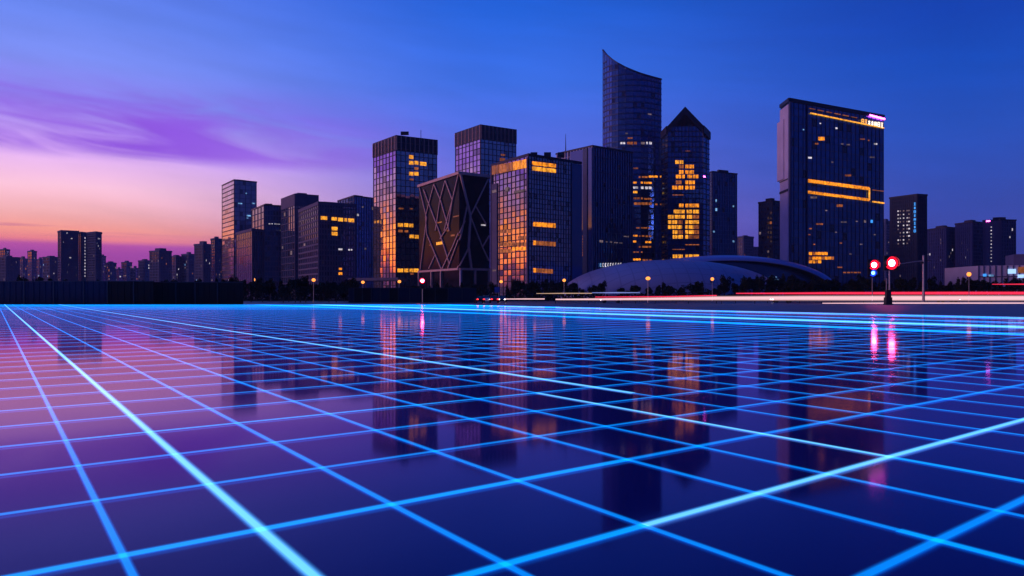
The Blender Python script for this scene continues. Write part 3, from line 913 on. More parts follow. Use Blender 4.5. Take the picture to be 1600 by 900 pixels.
# --- big slab
b = Box(1220, 165.5, 1233, 155.5, 1380.5, 182, 300, grid=((3, 24), (22, 26)))
t = thing('slab_tower', 'broad black glass slab with an orange lit outline and a pink neon corner', 'skyscraper', b.base)
bodymesh([b.L, b.R], b.plan, b.top, 0).build('glass_body', 'glass_blue', t)
mb = MB(); b.R.bars(mb, 0.14, 0.22, 0.16); mb.build('facade_frame', 'metal_dark', t)
sw = MB(); b.L.panel(sw, 0, b.L.W + 0.0, 0, b.top - 2, 0.02, 0.4); sw.build('stone_flank', 'stone_pale', t)
w2 = Facet(b.L.p(-2.2, 0, 0).xy, b.L.p(b.L.W * 0.55, 0, 0).xy, 0, 1, 1, 2, 10)
zt2 = EH + (YH - 193) / F * w2.a.y
st = MB(); zn1 = EH + (YH - 303) / F * w2.a.y; zn2 = EH + (YH - 284) / F * w2.a.y
w2.panel(st, 0, w2.W, zn2, zt2, 0.0, 0.9); st.build('stone_fin', 'stone_pale', t)
nb = MB()
b.L.panel(nb, -0.1, b.L.W - 0.01, zn1 - 0.5, zn1 + 0.5, 0.38, 0.62); b.L.panel(nb, -0.1, b.L.W - 0.01, zn2 - 0.9, zn2 - 0.5, 0.38, 0.62); nb.build('dark_joint', 'metal_dark', t)
by = MB(); b.R.panel(by, 0.02, 0.9, 0, b.top - .95, 0.02, 0.5); u61 = b.R.hit(1261, 300)[0]
b.R.panel(by, u61 - 0.5, u61, 0, b.top - .95, 0.02, 0.5); by.build('corner_pier', 'metal_navy', t)
b.ring(b.top - 0.9, b.top + 0.7, 0.42).build('parapet', 'metal_dark', t)
rp = MB(); rp.prism(b.inner(0.96), b.top + 0.02, b.top + 0.12); rp.build('roof', 'roof', t)


def face_line(fc, p0, p1, wd, mat, name, off=0.5, dep=0.4, label=None):
    q = []
    for x, y in (p0, p1):
        u, z, k = fc.hit(x, y); q.append(fc.p(u, z, off))
    m_ = MB(); m_.bar(q[0], q[1], wd, dep, up=fc.n)
    o = m_.build(name, mat, t)
    if label: o['label'] = label
    return o


face_line(b.R, (1265, 177), (1380, 200.5), 0.42, 'neon_orange', 'light_strip', label='thin orange light strip along the top')
face_line(b.R, (1357, 180.5), (1380, 186.5), 0.7, 'neon_pink', 'neon_edge', 0.7, label='pink neon edge at the roof corner')
for k in range(6):
    face_line(b.R, (1264 + k * 13, 169.5 + k * 2.6), (1273 + k * 13, 171.3 + k * 2.6), 0.22, 'lit_dim', 'light_strip', 0.3)
# the upper and lower arms and the end piece of the lit outline
for k in range(4):
    x0, x1 = 1261.6 + k * 23.9, 1261.6 + (k + 1) * 23.9 - 0.9
    s1 = (293.3 - 280.8) / 95.4
    face_line(b.R, (x0, 282.6 + (x0 - 1261.6) * s1), (x1, 282.6 + (x1 - 1261.6) * s1), 1.35, 'lit_amber', 'lit_gallery')
    s2 = (311 - 298.7) / 95.4
    face_line(b.R, (x0, 300.3 + (x0 - 1261.6) * s2), (x1, 300.3 + (x1 - 1261.6) * s2), 1.1, 'lit_amber', 'lit_gallery')
face_line(b.R, (1356.8, 294.2), (1356.8, 312.8), 0.55, 'neon_orange', 'light_strip', 0.52)
face_line(b.R, (1362, 315.2), (1380, 317.6), 0.55, 'neon_orange', 'light_strip')
face_line(b.R, (1362, 297), (1379, 299), 0.2, 'lit_dim', 'light_strip')
fc = b.R
strokes = {0: [(0, 0, 0, 1), (1, 0, 1, 1), (0, 0, 1, 0), (0, 1, 1, 1), (0, .5, 1, .5)], 1: [(.5, 0, .5, 1), (0, 1, 1, 1), (0, 0, 1, 0), (.1, .5, .9, .5)],
           2: [(0, .8, 1, .8), (.5, 0, .5, 1), (.1, .1, .5, .7), (.9, .1, .5, .7)], 3: [(0, .2, 1, .2), (0, .6, 1, .6), (.3, 0, .3, 1), (.7, 0, .7, 1)],
           4: [(0, 0, 0, .9), (1, 0, 1, .9), (0, .9, 1, .9), (.2, .4, .8, .4), (.5, .1, .5, .7)]}
for k in range(7):   # the sign over the lit strip at the roof corner: seven characters
    x = 1346 + k * 5.0; y = 190.2 + k * 0.95
    u, z, kk = fc.hit(x, y); sz = 1.9 * 1.0
    m_ = MB()
    for (x0, y0, x1, y1) in strokes[k % 5]:
        m_.bar(fc.p(u + (x0 - .5) * 1.35, z + (y0 - .5) * sz, 0.7), fc.p(u + (x1 - .5) * 1.35, z + (y1 - .5) * sz, 0.7), 0.3, 0.2, up=fc.n)
    m_.build('sign_character', 'sign_amber' if k < 2 else 'sign_white', t)
zz = [(380, 203, 26, 14, 'lit_amber'), (360, 224, 14, 6, 'lit_dim'), (332, 282, 16, 7, 'lit_white'), (306, 166, 6, 5, 'lit_blue'), (375, 140, 6, 4, 'lit_white'), (442, 160, 8, 6, 'lit_white'), (466, 225, 10, 5, 'lit_faint'), (490, 228, 14, 5, 'lit_faint'), (550, 205, 20, 4, 'lit_dim'), (575, 210, 8, 5, 'lit_dim'), (604, 225, 14, 6, 'lit_white'),
      (590, 280, 20, 5, 'lit_faint'), (490, 355, 26, 7, 'lit_dim'), (455, 480, 26, 10, 'lit_dim'), (348, 446, 28, 8, 'lit_faint'), (335, 575, 12, 5, 'lit_dim'), (372, 556, 30, 6, 'lit_dim'), (472, 548, 24, 5, 'lit_faint'), (460, 635, 10, 5, 'lit_dim'), (456, 735, 20, 5, 'lit_dim'), (330, 600, 10, 4, 'lit_dim'), (526, 545, 10, 4, 'lit_faint'), (560, 545, 10, 10, 'lit_faint'), (588, 545, 10, 12, 'sign_cyan'), (425, 300, 8, 4, 'lit_faint'), (400, 500, 8, 4, 'lit_faint'), (545, 640, 12, 4, 'lit_faint'), (500, 680, 10, 4, 'lit_faint'), (440, 590, 8, 4, 'lit_faint'), (600, 600, 8, 4, 'lit_faint'), (350, 640, 8, 4, 'lit_dim')]
for x, y, ww, hh, m_ in zz:
    n = max(1, round(ww / 9))
    for k in range(n):
        x0 = x - ww / 2 + ww * k / n
        b.R.window(1140 + x0 / 2.647, 1140 + (x0 + ww / n * .8) / 2.647, 140 + (y - hh / 2) / 2.647, 140 + (y + hh / 2) / 2.647, t, m_, False, off=0.2)
for r, (y, x0, x1) in enumerate(((678, 328, 408), (697, 328, 432), (712, 328, 380))):
    n = int((x1 - x0) / 13)
    for k in range(n):
        x = x0 + 13 * k
        b.R.window(1140 + x / 2.647, 1140 + (x + 10.5) / 2.647, 140 + (y - 6) / 2.647, 140 + (y + 6) / 2.647, t, 'lit_amber' if random.random() < .75 else 'lit_dim', False, off=0.2)
for k in range(5):
    x = 470 + k * 15; b.R.window(1140 + x / 2.647, 1140 + (x + 11) / 2.647, 140 + 754 / 2.647, 140 + 759 / 2.647, t, 'lit_dim', False, off=0.2)

# --- striped tower left of the slab
b = Box(1185.5, 317, 1207, 314, 1221, 315.5, 420, grid=((5, 20), (4, 20)))
t = tower('office_tower', 'small striped office tower tucked against the left flank of the black slab', 'tower', b, 'glass_slate', 'stone_dark', (0.3, 1.3), (0.3, 0.8), 0.3)
rand_windows(b.L, t, 5, ['lit_faint', 'lit_dim'])
# --- dotted tower right of the slab
b = Box(1390.5, 309.5, 1433, 304, 1448, 305, 380, grid=((14, 26), (5, 26)))
t = tower('office_tower', 'dark tower dotted with rows of small white windows and a blue upright sign', 'tower', b, 'glass_slate', 'stone_dark', (0.7, 0.6), (0.7, 0.6), 0.3, roof_unit=False)
for r in range(10):
    for x, ww in ((333, 9), (348, 7), (371, 9), (395, 8), (408, 9)):
        if random.random() < 0.88:
            y = 180 + r * 25.5 - (x - 333) * 0.06
            b.L.window(1330 + (x - ww / 2) / 4.5, 1330 + (x + ww / 2) / 4.5, 290 + (y - 4.5) / 4.5, 290 + (y + 4.5) / 4.5, t, 'lit_white' if random.random() < .5 else 'lit_faint', False, off=0.34)
fc = b.L
for k in range(8):
    u, z, kk = fc.hit(1330 + 452 / 4.5, 290 + (130 + k * 27) / 4.5)
    m_ = MB()
    for (x0, y0, x1, y1) in strokes[(k * 2 + 1) % 5]:
        m_.bar(fc.p(u + (x0 - .5) * 0.9, z + (y0 - .5) * 1.3, 0.6), fc.p(u + (x1 - .5) * 0.9, z + (y1 - .5) * 1.3, 0.6), 0.26, 0.15, up=fc.n)
    m_.build('sign_character', 'sign_cyan', t)
rand_windows(b.L, t, 5, ['lit_dim', 'lit_faint'], zr=(0.02, 0.3))

# --- three apartment slabs at the right
random.seed(21)
for (xl, yl, xc, yc, xr, yr, Y, lb, n) in ((1448.5, 359, 1479, 355, 1494, 356, 560, 'lowest of the three dark apartment slabs standing at the right', 9),
                                           (1493, 350, 1520, 346.5, 1538, 348, 540, 'middle one of the three dark apartment slabs standing at the right', 7),
                                           (1536, 345, 1564, 343.5, 1587, 344, 520, 'tallest of the three dark apartment slabs at the right, a red lamp on its roof', 10)):
    b = Box(xl, yl, xc, yc, xr, yr, Y, grid=((9, 20), (6, 20)))
    t = tower('apartment_slab', lb, 'apartment block', b, 'glass_slate', 'far_wall', (1.3, 0.7), (0.8, 0.7), 0.4, group='apartment slabs at the right')
    rand_windows(b.L, t, n, ['lit_white', 'lit_faint', 'lit_faint']); rand_windows(b.R, t, n // 2, ['lit_white', 'lit_faint'])
    if 'red lamp' in lb:
        face_line(b.L, (1541, 345.8), (1547, 345.2), 0.9, 'neon_pink', 'roof_lamp')
        zoomwins(b.L, t, 1330, 290, 4.5, [(985, 292 + k * 24, 9, 6) for k in range(11)], 'lit_white', snap=False, off=.45)

# --- low building with the screen at the right edge
fc = Facet(at(1528, 460, 262).xy, at(1680, 460, 250).xy, 0, 12.2, 12.2, 16, 3)
t = thing('low_building', 'low pale building at the right edge with a lit blue screen on its front', 'building', (fc.a.x, fc.a.y, 0))
d_ = Vector((3, 25, 0)); pl = [tuple(fc.a.xy), tuple(fc.b.xy), tuple((fc.b + d_).xy), tuple((fc.a + d_).xy)]
bodymesh([fc], pl, 12.2).build('wall', 'stone_pale', t)
mb = MB(); fc.bars(mb, 0.35, 0.4, 0.3); mb.build('facade_frame', 'stone', t)
fc.window(1574.5, 1587, 420.5, 427.5, t, 'screen', False, 'screen', 0.5)
fc.window(1590.5, 1604, 417, 426, t, 'lit_dim', False, 'shop_window', 0.4); fc.window(1590, 1604, 429, 434, t, 'screen', False, 'shop_window', 0.4)
fc.window(1536, 1541, 428, 432, t, 'sign_cyan', False, 'shop_window', 0.4); fc.window(1545, 1552, 429, 432, t, 'lit_blue', False, 'shop_window', 0.4)
up = MB(); up.prism([tuple((fc.p(fc.W * .42, 0, -6)).xy), tuple((fc.b + d_ * .25).xy), tuple((fc.b + d_).xy), tuple((fc.p(fc.W * .42, 0, -20)).xy)], 12.2, 16.5); up.build('upper_storey', 'stone', t)

# ------------------------------------------------------------------ dome hall
t = thing('domed_hall', 'low shell roofed hall spreading in front of the tall towers', 'hall', (at(1060, 460, 240).x, 240, 0))


def ellipsoid(cx, cy, rx, ry, rz, ycut=None, nu=64, nv=18, tilt=0.0, z0=0.0):
    mb = MB()
    for a in range(nv + 1):
        th = (pi / 2) * a / nv
        for q in range(nu):
            ph = 2 * pi * q / nu
            x, y, z = rx * cos(th) * cos(ph), ry * cos(th) * sin(ph), rz * sin(th)
            if ycut is not None and y < ycut: y = ycut
            mb.v.append(Vector((cx + x + tilt * z, cy + y, z0 + z)))
    for a in range(nv):
        for q in range(nu):
            mb.f.append((a * nu + q, a * nu + (q + 1) % nu, (a + 1) * nu + (q + 1) % nu, (a + 1) * nu + q))
    return mb


def dome_half(name, px0, px1, ytop, Y, ry, mat, **kw):
    x0, x1 = (px0 - 800) / F * Y, (px1 - 800) / F * Y
    zt = EH + (YH - ytop) / F * Y
    return ellipsoid((x0 + x1) / 2, Y, (x1 - x0) / 2, ry, zt, **kw)


def smooth_shell(mb, name, mat, thick=None):
    o = mb.build(name, mat, t, smooth=True)
    return o


fs = dome_half('front', 872, 1222, 406, 232, 26, 'dome')
smooth_shell(fs, 'front_shell', 'dome')
# upper canopy: the far half of a wider shell, open towards the plaza over a dark glazed wall
cx0, cx1, Yb = (915 - 800) / F * 252, (1305 - 800) / F * 252, 252.0
ztb = EH + (YH - 400.5) / F * Yb
cxm, rxm = (cx0 + cx1) / 2, (cx1 - cx0) / 2
cp = MB(); NA, NB = 60, 8
for bq in range(NB + 1):
    yk = -0.52 + (1.0 + 0.52) * bq / NB
    rr = sqrt(max(0.0, 1 - yk * yk)) if bq < NB else 0.02
    for a in range(NA + 1):
        th = pi * a / NA
        cp.v.append(Vector((cxm + rxm * rr * cos(th) + 0.10 * rxm * rr * sin(th), Yb + 24 * yk, ztb * rr * sin(th) * 1.0)))
for bq in range(NB):
    for a in range(NA):
        cp.f.append((bq * (NA + 1) + a, bq * (NA + 1) + a + 1, (bq + 1) * (NA + 1) + a + 1, (bq + 1) * (NA + 1) + a))
co = cp.build('canopy', 'canopy_blue', t, smooth=True)
sm = co.modifiers.new('thickness', 'SOLIDIFY'); sm.thickness = 0.35; sm.offset = -1
gw = MB(); rr = 0.84
gp = [Vector((cxm + rxm * rr * cos(pi * a / 40) + 0.10 * rxm * rr * sin(pi * a / 40), Yb - 6.0, ztb * rr * 1.02 * sin(pi * a / 40))) for a in range(41)]
gw.v = gp + [Vector((p.x, p.y + 0.4, p.z)) for p in gp]
gw.f = [tuple(range(41)), tuple(41 + k for k in reversed(range(41)))] + [(k, 41 + k, 41 + (k + 1) % 41, (k + 1) % 41) for k in range(41)]
gw.build('glazed_wall', 'glass_blue', t)
ent = MB()
for k in range(6):
    p = at(1203 + k * 2.4, 433 + (k % 2) * 4, 244); ent.box(p.x - .2, p.x + .2, p.y - .1, p.y, p.z - .2, p.z + .2)
ent.build('entrance_lights', 'lit_blue', t)

# ------------------------------------------------------------------ far skyline, left
random.seed(4)
FAR = [  # xl, xc, xr, ytop, Y, label
    (0, 8, 15, 390, 1050, 'narrow far block with a square top at the left edge'),
    (-6, 10, 31, 402.5, 900, 'broad low far block at the left edge, lit at its foot'),
    (28, 36, 44, 404.5, 1150, 'pale low far block next to the broad one at the left edge'),
    (43.5, 50, 57, 392.5, 1100, 'slim far tower between the left edge and the twin slab block'),
    (56, 62, 70, 405.5, 1200, 'low far block left of the twin slab block, furthest from it'),
    (67, 78, 92, 402, 1000, 'stepped far block touching the left side of the twin slab block'),
    (156, 160, 165, 400.5, 1000, 'thin far slab touching the right side of the twin slab block'),
    (164, 172, 181.5, 411, 1100, 'low bluish far block right of the twin slab block'),
    (180, 186, 192, 421, 1200, 'lowest far block in the gap of the skyline'),
    (190, 198, 206, 410, 1250, 'slim far block with a small raised top in the gap of the skyline'),
    (204, 212, 218, 419.5, 1200, 'flat low far block in the gap of the skyline'),
    (216.5, 226, 236, 407.5, 1050, 'pale far block with lit windows before the wide dark one'),
    (234, 249, 268, 392.5, 900, 'wide dark far block with a notched roof'),
    (266, 275, 285, 401, 1000, 'far block joining the right side of the notched one'),
    (284, 295, 306, 397.5, 1000, 'flat topped far block between the notched one and the stepped pair'),
    (304, 318, 331, 382, 800, 'tall pale grey half of the stepped pair left of the slim tower'),
    (330, 336, 346.5, 373.5, 780, 'darker and taller half of the stepped pair left of the slim tower'),
    (1152, 1162, 1177, 370, 900, 'far grey block seen between the blue tower and the striped tower'),
    (1140, 1150, 1190, 386, 1000, 'lower far block seen between the blue tower and the striped tower'),
    (1376, 1384, 1392, 346, 800, 'far block seen in the gap right of the black slab'),
]
for xl, xc, xr, yt, Y, lb in FAR:
    sl = (YH - yt)
    b = Box(xl, yt + sl * 0.012, xc, yt, xr, yt + sl * 0.014, Y, grid=(((max(2, int((xc - xl) / 2.2))), max(4, int(sl / 4.2))), (max(2, int((xr - xc) / 2.2)), max(4, int(sl / 4.2)))))
    t = thing('far_block', lb, 'apartment block', b.base, 'far skyline blocks')
    bodymesh([b.L, b.R], b.plan, b.top).build('body', 'glass_slate', t)
    mb = MB(); b.L.bars(mb, 1.1, 1.2, 0.5); b.R.bars(mb, 1.1, 1.2, 0.5); mb.build('facade_frame', 'far_wall', t)
    b.ring(b.top - 1, b.top + 1.2, 0.7).build('parapet', 'far_wall', t)
    ru = MB(); q = b.inner(random.uniform(0.3, 0.55)); ru.prism(q, b.top, b.top + random.uniform(2.5, 5)); ru.build('roof_unit', 'far_wall', t)
    rand_windows(b.L, t, random.randint(2, 5), ['lit_faint', 'lit_faint', 'lit_blue', 'lit_dim'])
    rand_windows(b.R, t, random.randint(3, 7), ['lit_white', 'lit_faint', 'lit_faint', 'lit_dim'])

t = thing('twin_slab_block', 'pair of joined dark apartment slabs alone on the left skyline, lit stair between them', 'apartment block', (at(125, 460, 720).x, 720, 0))
for (xl, xc, xr, yt, Y) in ((91, 96, 122.5, 361, 720), (122, 127, 137, 363.5, 735), (136, 150, 158.3, 363, 716)):
    sl = YH - yt
    b = Box(xl, yt + sl * .015, xc, yt, xr, yt + sl * .012, Y, grid=((max(2, int((xc - xl) / 2)), 26), (max(3, int((xr - xc) / 2)), 26)))
    bodymesh([b.L, b.R], b.plan, b.top).build('slab', 'glass_slate', t)
    mb = MB(); b.L.bars(mb, 0.9, 0.9, 0.5); b.R.bars(mb, 0.9, 0.9, 0.5); mb.build('facade_frame', 'far_wall', t)
    b.ring(b.top - 1, b.top + 1, 0.7).build('parapet', 'far_wall', t)
    if xl == 122:
        zoomwins(b.R, t, 0, 330, 4.444, [(587, 186 + k * 22, 6, 9) for k in range(13)], 'lit_white', snap=False, off=.55)
    else:
        rand_windows(b.R, t, 8, ['lit_white', 'lit_faint', 'lit_faint']); rand_windows(b.L, t, 2, ['lit_faint'])
    if xl == 91:
        zoomwins(b.R, t, 0, 330, 4.444, [(465, 152, 6, 8), (497, 190, 10, 6), (488, 323, 12, 8)], 'lit_white', snap=False, off=.55)

# ------------------------------------------------------------------ hoardings
def hoarding(pxs, py_top, Y, mats, label, cat='fence', name='hoarding'):
    a = at(pxs[0], py_top, Y)
    t = thing(name, label, cat, (a.x, Y, 0))
    for k, (p0, p1) in enumerate(zip(pxs, pxs[1:])):
        q0, q1 = at(p0, py_top, Y), at(p1, py_top, Y)
        m_ = MB(); m_.box(q0.x + 0.02, q1.x - 0.02, Y, Y + 0.12, -0.2, q0.z)
        n = max(2, int((q1.x - q0.x) / 0.9))
        for r in range(n):       # pressed ribs
            x = q0.x + (r + 0.5) * (q1.x - q0.x) / n
            m_.box(x - 0.08, x + 0.08, Y - 0.05, Y + 0.02, 0.25, q0.z - 0.06)
        m_.build('panel', mats[k % len(mats)], t)
        ps = MB(); ps.box(q0.x - 0.07, q0.x + 0.07, Y - 0.09, Y + 0.2, -0.2, q0.z + 0.1); ps.build('post', 'metal_dark', t)
    rl = MB(); rl.box(at(pxs[0], 0, Y).x, at(pxs[-1], 0, Y).x, Y - 0.03, Y + 0.16, a.z, a.z + 0.12); rl.build('top_rail', 'metal_dark', t)


hoarding([-60, -18, 38, 84, 131, 168, 209, 240], 440, 114, ['hoarding'] * 5 + ['hoarding_dark'] * 2, 'dull blue site hoarding along the far left of the floor', )
hoarding([240, 275, 305, 340, 380], 441.5, 116, ['hoarding_dark'], 'black site hoarding between the blue one and the trees')
hoarding([545, 553, 566, 580, 594, 608, 622, 640, 660, 680, 700, 722, 744], 450.5, 150, ['hoarding', 'hoarding_dark', 'hoarding_dark', 'hoarding', 'hoarding', 'hoarding_dark', 'hoarding'], 'blue and black panel hoarding below the mirror tower')

# ------------------------------------------------------------------ trees
def leaf_cloud(seed, n, rx, rz, zc, leaf):
    rnd = random.Random(seed)
    mb = MB()
    lobes = [(Vector((rnd.uniform(-.6, .6) * rx, rnd.uniform(-.6, .6) * rx, zc + rnd.uniform(-.55, .6) * rz)), rnd.uniform(.35, .6)) for _ in range(9)]
    for _ in range(n):
        c, r = rnd.choice(lobes)
        d = Vector((rnd.gauss(0, 1), rnd.gauss(0, 1), rnd.gauss(0, 1))).normalized() * (rnd.random() ** 0.45)
        p = c + Vector((d.x * rx * r, d.y * rx * r, d.z * rz * r))
        u = Vector((rnd.gauss(0, 1), rnd.gauss(0, 1), rnd.gauss(0, 1))).normalized()
        w = u.cross(Vector((rnd.gauss(0, 1), rnd.gauss(0, 1), rnd.gauss(0, 1)))).normalized()
        s = leaf * rnd.uniform(.6, 1.4)
        mb.quad(p - u * s, p + w * s * .5, p + u * s, p - w * s * .5)
    return mb


protos = []
for k in range(6):
    rnd = random.Random(k + 40)
    t = thing('tree', 'x', 'tree', (0, 0, 0))
    H = 7.0; kind = k % 3
    tr = MB()
    tr.tube([(0, 0, -0.3), (0.06, 0.03, 1.2), (0.0, 0.1, 2.6), (0.1, 0.05, 4.6)], [0.17, 0.13, 0.11, 0.05], 7)
    for q in range(6):
        a = q * 1.05 + rnd.random(); z = 1.9 + q * 0.35
        tr.tube([(0, 0.05, z), (cos(a) * .6, sin(a) * .6, z + .7), (cos(a) * 1.3, sin(a) * 1.3, z + 1.5)], [.06, .045, .02], 5)
    tr.build('trunk', 'bark', t)
    leaf_cloud(k + 3, 1100, (2.0, 1.5, 1.1)[kind], (2.1, 2.5, 2.9)[kind], (4.5, 4.4, 4.2)[kind], 0.27).build('crown', 'leaf' if k % 2 else 'leaf2', t)
    protos.append(t)
used = set()


def tree(px, ytop, Y, label, group):
    k = random.randrange(6)
    if k in used:
        o = copy_tree(protos[k])
    else:
        o = protos[k]; used.add(k)
    h = EH + (YH - ytop) / F * Y
    s = h / 6.9
    o.location = (((px - 800) / F) * Y, Y, -0.25)
    o.scale = (s * random.uniform(.9, 1.25), s * random.uniform(.9, 1.2), s)
    o.rotation_euler = (0, 0, random.uniform(0, 6.28))
    o['label'] = label; o['group'] = group
    return o


random.seed(9)


def row(x0, x1, n, ylo, yhi, Y0, Y1, label, group):
    for k in range(n):
        tree(x0 + (x1 - x0) * (k + random.uniform(.1, .9)) / n, random.uniform(ylo, yhi), random.uniform(Y0, Y1), label, group)


row(26, 86, 4, 427, 434, 150, 160, 'dark tree crown showing above the blue hoarding at far left', 'trees above the left hoarding')
row(92, 330, 8, 433, 437, 150, 165, 'small dark tree tip just above the hoarding below the left skyline', 'tree tips above the hoarding')
row(322, 560, 30, 430, 441, 150, 185, 'dark tree in the clump below the mauve office blocks', 'trees below the mauve blocks')
row(648, 770, 14, 438, 445, 178, 215, 'dark tree at the foot of the lattice block', 'trees at the lattice block')
row(790, 905, 16, 434, 444, 178, 215, 'dark tree at the foot of the front office block with the amber top', 'trees below the front office block')
row(905, 1135, 20, 436, 447, 178, 215, 'small dark tree in the loose row before the pale front shell of the hall', 'trees before the hall')
row(1130, 1350, 28, 428, 440, 178, 215, 'dark tree in the dense row at the right end of the hall', 'trees right of the hall')
row(1350, 1620, 30, 429, 441, 178, 220, 'dark tree in the row behind the traffic lights and the right road', 'trees behind the traffic lights')
for k in range(6):
    if k not in used:
        for ch in list(protos[k].children): bpy.data.objects.remove(ch)
        bpy.data.objects.remove(protos[k])
sh = MB(); rnd = random.Random(3)
for _ in range(15000):
    px = rnd.uniform(300, 1640); Y = rnd.uniform(177, 196)
    if 560 < px < 640: continue
    z = -0.2 + (rnd.random() ** 1.3) * (2.6 + 0.8 * sin(px * 0.11) + 0.6 * sin(px * 0.037))
    p = Vector(((px - 800) / F * Y, Y, max(z, 0)))
    u = Vector((rnd.gauss(0, 1), rnd.gauss(0, 1), rnd.gauss(0, 1))).normalized()
    w = u.cross(Vector((rnd.gauss(0, 1), rnd.gauss(0, 1), rnd.gauss(0, 1)))).normalized()
    s = rnd.uniform(.2, .5); sh.quad(p - u * s, p + w * s * .6, p + u * s, p - w * s * .6)
tag(sh.build('shrubbery', 'leaf2'), 'dark shrubs filling the ground under the rows of trees', 'shrubs', kind='stuff')

# ------------------------------------------------------------------ street lamps
def make_lamp():
    t = thing('street_lamp', 'x', 'street lamp', (0, 0, 0))
    p = MB(); p.tube([(0, 0, -0.2), (0, 0, 0.5), (0, 0, 0.52), (0, 0, 4.62)], [.14, .13, .075, .05], 10); p.build('pole', 'pole', t)
    c = MB(); c.tube([(0, 0, 4.55), (0, 0, 4.64), (0, 0, 4.68)], [.06, .16, .18], 12); c.build('collar', 'black', t)
    g_ = MB(); g_.sphere((0, 0, 4.95), 0.40, sq=(1, 1, .95)); g_.build('globe', 'lamp', t, smooth=True)
    c = MB(); c.tube([(0, 0, 5.21), (0, 0, 5.25), (0, 0, 5.32)], [.2, .16, .03], 12); c.build('cap', 'black', t)
    return t


lp = make_lamp(); first = True
for (px, py, Y, lb) in ((490, 437.5, 150, 'street lamp glowing before the corner of the squat mauve block with yellow windows'),
                        (567, 441, 165, 'street lamp glowing under the podium canopy left of the mirror tower'),
                        (624, 440, 165, 'street lamp glowing under the dark right face of the mirror tower'),
                        (783, 440, 177, 'street lamp glowing behind the blue road sign'),
                        (881.5, 438, 172, 'street lamp glowing below the front office block, left of the hall'),
                        (1012.5, 435, 150, 'brightest street lamp, before the middle of the pale front shell'),
                        (1113, 436, 168, 'slim street lamp before the right half of the pale front shell'),
                        (1514, 428.5, 140, 'street lamp glowing below the apartment slabs at the right'),
                        (423, 441.5, 176, 'faint street lamp at the foot of the mauve block with a lower wing'),
                        (398, 437, 300, 'tiny faint street lamp low before the slim tower group')):
    o = lp if first else copy_tree(lp)
    first = False
    p = at(px, py, Y); s = p.z / 4.95
    o.location = (p.x, Y, 0); o.scale = (1.0, 1.0, s) if px != 1012.5 else (1.25, 1.25, s)
    if px in (423, 398): o.scale = (0.6, 0.6, s)
    o['label'] = lb; o['group'] = 'glowing street lamps'


# ------------------------------------------------------------------ traffic lights
def lens(t, x, Y, z, rc, rr, core, rim, name):  # rim disc is oversized; on red signals its emission paints the glow
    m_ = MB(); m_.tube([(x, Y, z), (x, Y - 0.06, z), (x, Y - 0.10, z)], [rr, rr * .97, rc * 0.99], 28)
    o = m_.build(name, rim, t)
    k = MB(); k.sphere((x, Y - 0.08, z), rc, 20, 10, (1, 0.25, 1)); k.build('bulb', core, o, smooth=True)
    v = MB(); n = 24
    for q in range(n + 1):
        a = radians(-30) + radians(240) * q / n
        for yy, r_ in ((Y, rr * 1.02), (Y - 0.55, rr * 1.02), (Y - 0.55, rr * 1.10), (Y, rr * 1.10)):
            v.v.append(Vector((x + cos(a) * r_, yy, z + sin(a) * r_)))
    for q in range(n):
        for e in range(4):
            v.f.append((q * 4 + e, q * 4 + (e + 1) % 4, q * 4 + 4 + (e + 1) % 4, q * 4 + 4 + e))
    v.f.append((3, 2, 1, 0)); v.f.append((n * 4, n * 4 + 1, n * 4 + 2, n * 4 + 3))
    v.build('visor', 'black', o)


Y = 110.0; p = at(1393, 411, Y); pb = at(1389.5, 476, Y)
t = thing('traffic_light', 'tall traffic light showing the larger red light, on a thick pole at the road edge', 'traffic light', (pb.x, Y, 0))
m_ = MB(); m_.tube([(pb.x + .2, Y + .3, -0.2), (pb.x + .2, Y + .3, 5.9)], [.15, .11], 12)
m_.build('pole', 'pole', t)
m_ = MB(); m_.tube([(pb.x - .28, Y + .3, -0.2), (pb.x - .28, Y + .3, 4.1)], [.09, .07], 10); m_.build('side_pole', 'pole', t)
m_ = MB(); m_.box(pb.x - .5, pb.x + .42, Y - .1, Y + .7, -0.1, 1.15); m_.box(pb.x - .38, pb.x + .3, Y - .02, Y + .6, 1.15, 2.3); m_.box(pb.x - .62, pb.x + .55, Y - .2, Y + .8, -.15, .12)
m_.build('control_box', 'black', t)
m_ = MB(); m_.box(p.x - 1.1, p.x + 1.1, Y + .02, Y + .35, p.z - 1.15, p.z + 1.15); m_.build('housing', 'black', t)
lens(t, p.x, Y + 0.02, p.z, 0.52, 1.0, 'red_core', 'red_halo', 'red_lens_halo')

Y = 130.0; p = at(1365.5, 414, Y); q = at(1364, 426.5, Y)
t = thing('traffic_light', 'traffic light with a red light over a blue one, on a very thin pole', 'traffic light', (q.x, Y, 0))
m_ = MB(); m_.tube([(q.x, Y + .25, -.2), (q.x, Y + .25, p.z)], [.08, .06], 10); m_.build('pole', 'pole', t)
m_ = MB(); m_.box(q.x - .9, p.x + .95, Y + .02, Y + .2, q.z - .8, p.z + 1.05); m_.build('housing', 'black', t)
lens(t, p.x, Y + .02, p.z, 0.50, 0.92, 'red_core', 'red_halo', 'red_lens_halo')
lens(t, q.x, Y + .02, q.z, 0.34, 0.62, 'blue_core', 'blue_rim', 'blue_lens')

